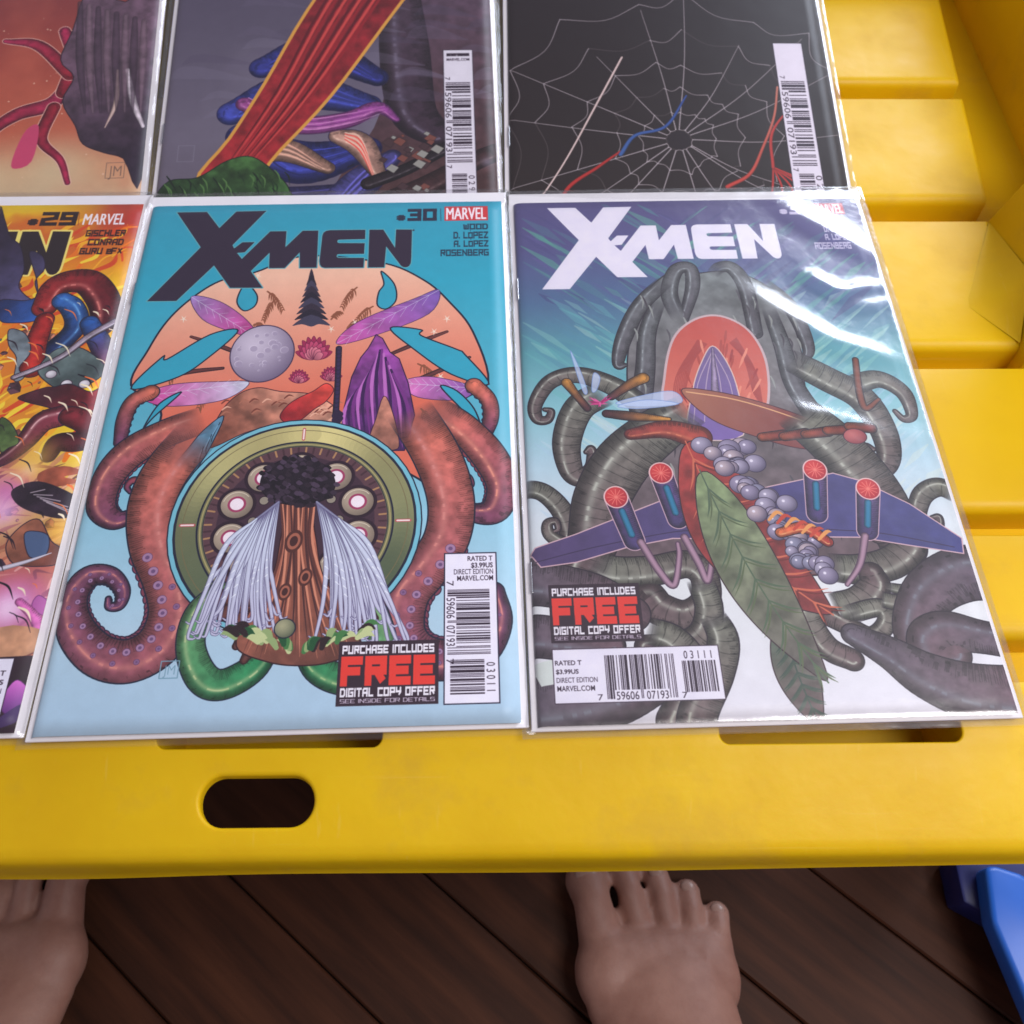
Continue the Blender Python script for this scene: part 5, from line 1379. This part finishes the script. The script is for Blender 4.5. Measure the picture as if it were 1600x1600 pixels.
def chainblobs(bm, P, R0, rot, place, n=9):
    """overlapping rounded slices from joint to joint, later fused into one skin"""
    for (a, ra), (b, rb) in zip(zip(P[:-1], R0[:-1]), zip(P[1:], R0[1:])):
        for k in range(n+1):
            t = k/n; p = Vector(a).lerp(Vector(b), t); r = [ra[i]+(rb[i]-ra[i])*t for i in range(3)]
            blob(bm, place(p), 1, r[0], r[1], r[2], rot)
def foot(bm, ox, oy, a, side):
    """side +1: big toe towards +x"""
    rot = Matrix.Rotation(a, 4, 'Z')
    def place(p):
        q = rot @ Vector((p[0]*side, p[1], p[2])); return (q.x+ox, q.y+oy, q.z+FZ)
    # sole and instep: heel (y -175) .. ball (y -20) ; toes reach y +45
    chainblobs(bm, [(0, -170, 26), (-2, -120, 30), (0, -70, 27), (4, -25, 19)], [(28, 28, 26), (27, 30, 28), (34, 30, 24), (40, 22, 17)], rot, place)
    chainblobs(bm, [(-26, -20, 14), (26, -10, 17)], [(18, 24, 13), (20, 24, 16)], rot, place, 6)
    toes = [(27, 8, 15.5, 27, 50, 13.0), (4, 10, 12, 5, 50, 10.5), (-12, 3, 11, -13.5, 41, 9.5), (-25, -6, 10.5, -29, 29, 9), (-37, -16, 10, -42, 14, 8.5)]
    rads = [12.6, 8.6, 8.1, 7.8, 7.6]; nails = []
    for (x0, y0, z0, x1, y1, z1), r in zip(toes, rads):
        m1 = ((x0+x1)/2, (y0+y1)/2, z0+3.5)
        chainblobs(bm, [(x0, y0, z0), m1, (x1, y1-r*.8, z1)], [(r*1.0, r, r*.95), (r*.84, r*.9, r*.82), (r*.98, r, r*.86)], rot, place, 6)
        nails.append((place((x1, y1-r*.55, z1+r*.66)), r, a))
    for (xa, ya, xb, yb) in ((15, 4, 14, 16), (-4, -2, -5, 8), (-19, -8, -20, 2), (-32, -16, -34, -8)):   # webs between the toes
        chainblobs(bm, [(xa, ya, 9), (xb, yb, 8)], [(9, 9, 8), (6.5, 7, 6)], rot, place, 4)
    for x0, x1 in ((-26, -13), (-15, -8), (-4, -3), (7, 4)):   # faint cords running to the toes
        chainblobs(bm, [(x0, -12, 24 if x0 > -20 else 22), ((x0+x1)/2, -45, 33), (x1, -85, 42)], [(3.4, 6, 5.6), (3.6, 6, 6), (3, 6, 6)], rot, place, 10)
    # ankle and shin leaning back out of the picture
    chainblobs(bm, [(0, -150, 40), (0, -165, 85), (-2, -185, 180), (0, -235, 400)], [(30, 34, 30), (29, 36, 32), (38, 44, 40), (56, 60, 50)], rot, place)
    return nails
bm = bmesh.new(); nails = foot(bm, -274, 56, radians(2), 1); nails += foot(bm, 82, 60, radians(13), -1)
# the crouching legs meet above and behind the camera's place
for kx in (-272, 140):
    chainblobs(bm, [(kx+(8 if kx < 0 else 0), -188, FZ+402), ((kx-70)*.5-20, -420, 150), (-75, -540, 120)], [(56, 60, 52), (72, 80, 66), (110, 90, 90)], Matrix.Identity(4), lambda p: tuple(p), 12)
me = bm_mesh('person', bm); person = link('person', me, M_SKIN)
md = person.modifiers.new('r', 'REMESH'); md.mode = 'VOXEL'; md.voxel_size = .0022
sm = person.modifiers.new('s', 'SMOOTH'); sm.iterations = 5; sm.factor = .5
bpy.context.view_layer.update()
ev = bpy.data.meshes.new_from_object(person.evaluated_get(bpy.context.evaluated_depsgraph_get())); person.modifiers.clear(); person.data = ev
ev.name = 'person'; ev.materials.clear(); ev.materials.append(M_SKIN); ev.polygons.foreach_set('use_smooth', [True]*len(ev.polygons))
tag(person, 'barefoot person standing at the front of the table, only feet showing', 'person')
for p, r, a in nails:
    bm = bmesh.new(); bmesh.ops.create_icosphere(bm, subdivisions=2, radius=1, matrix=Matrix.Translation(Vector(p)*MM) @ Matrix.Rotation(a, 4, 'Z') @ Matrix.Rotation(radians(-18), 4, 'X') @ Matrix.Diagonal((r*.55*MM, r*.55*MM, r*.20*MM, 1)))
    o = link('toenail', bm_mesh('toenail', bm), M_NAIL, person, smooth=True)
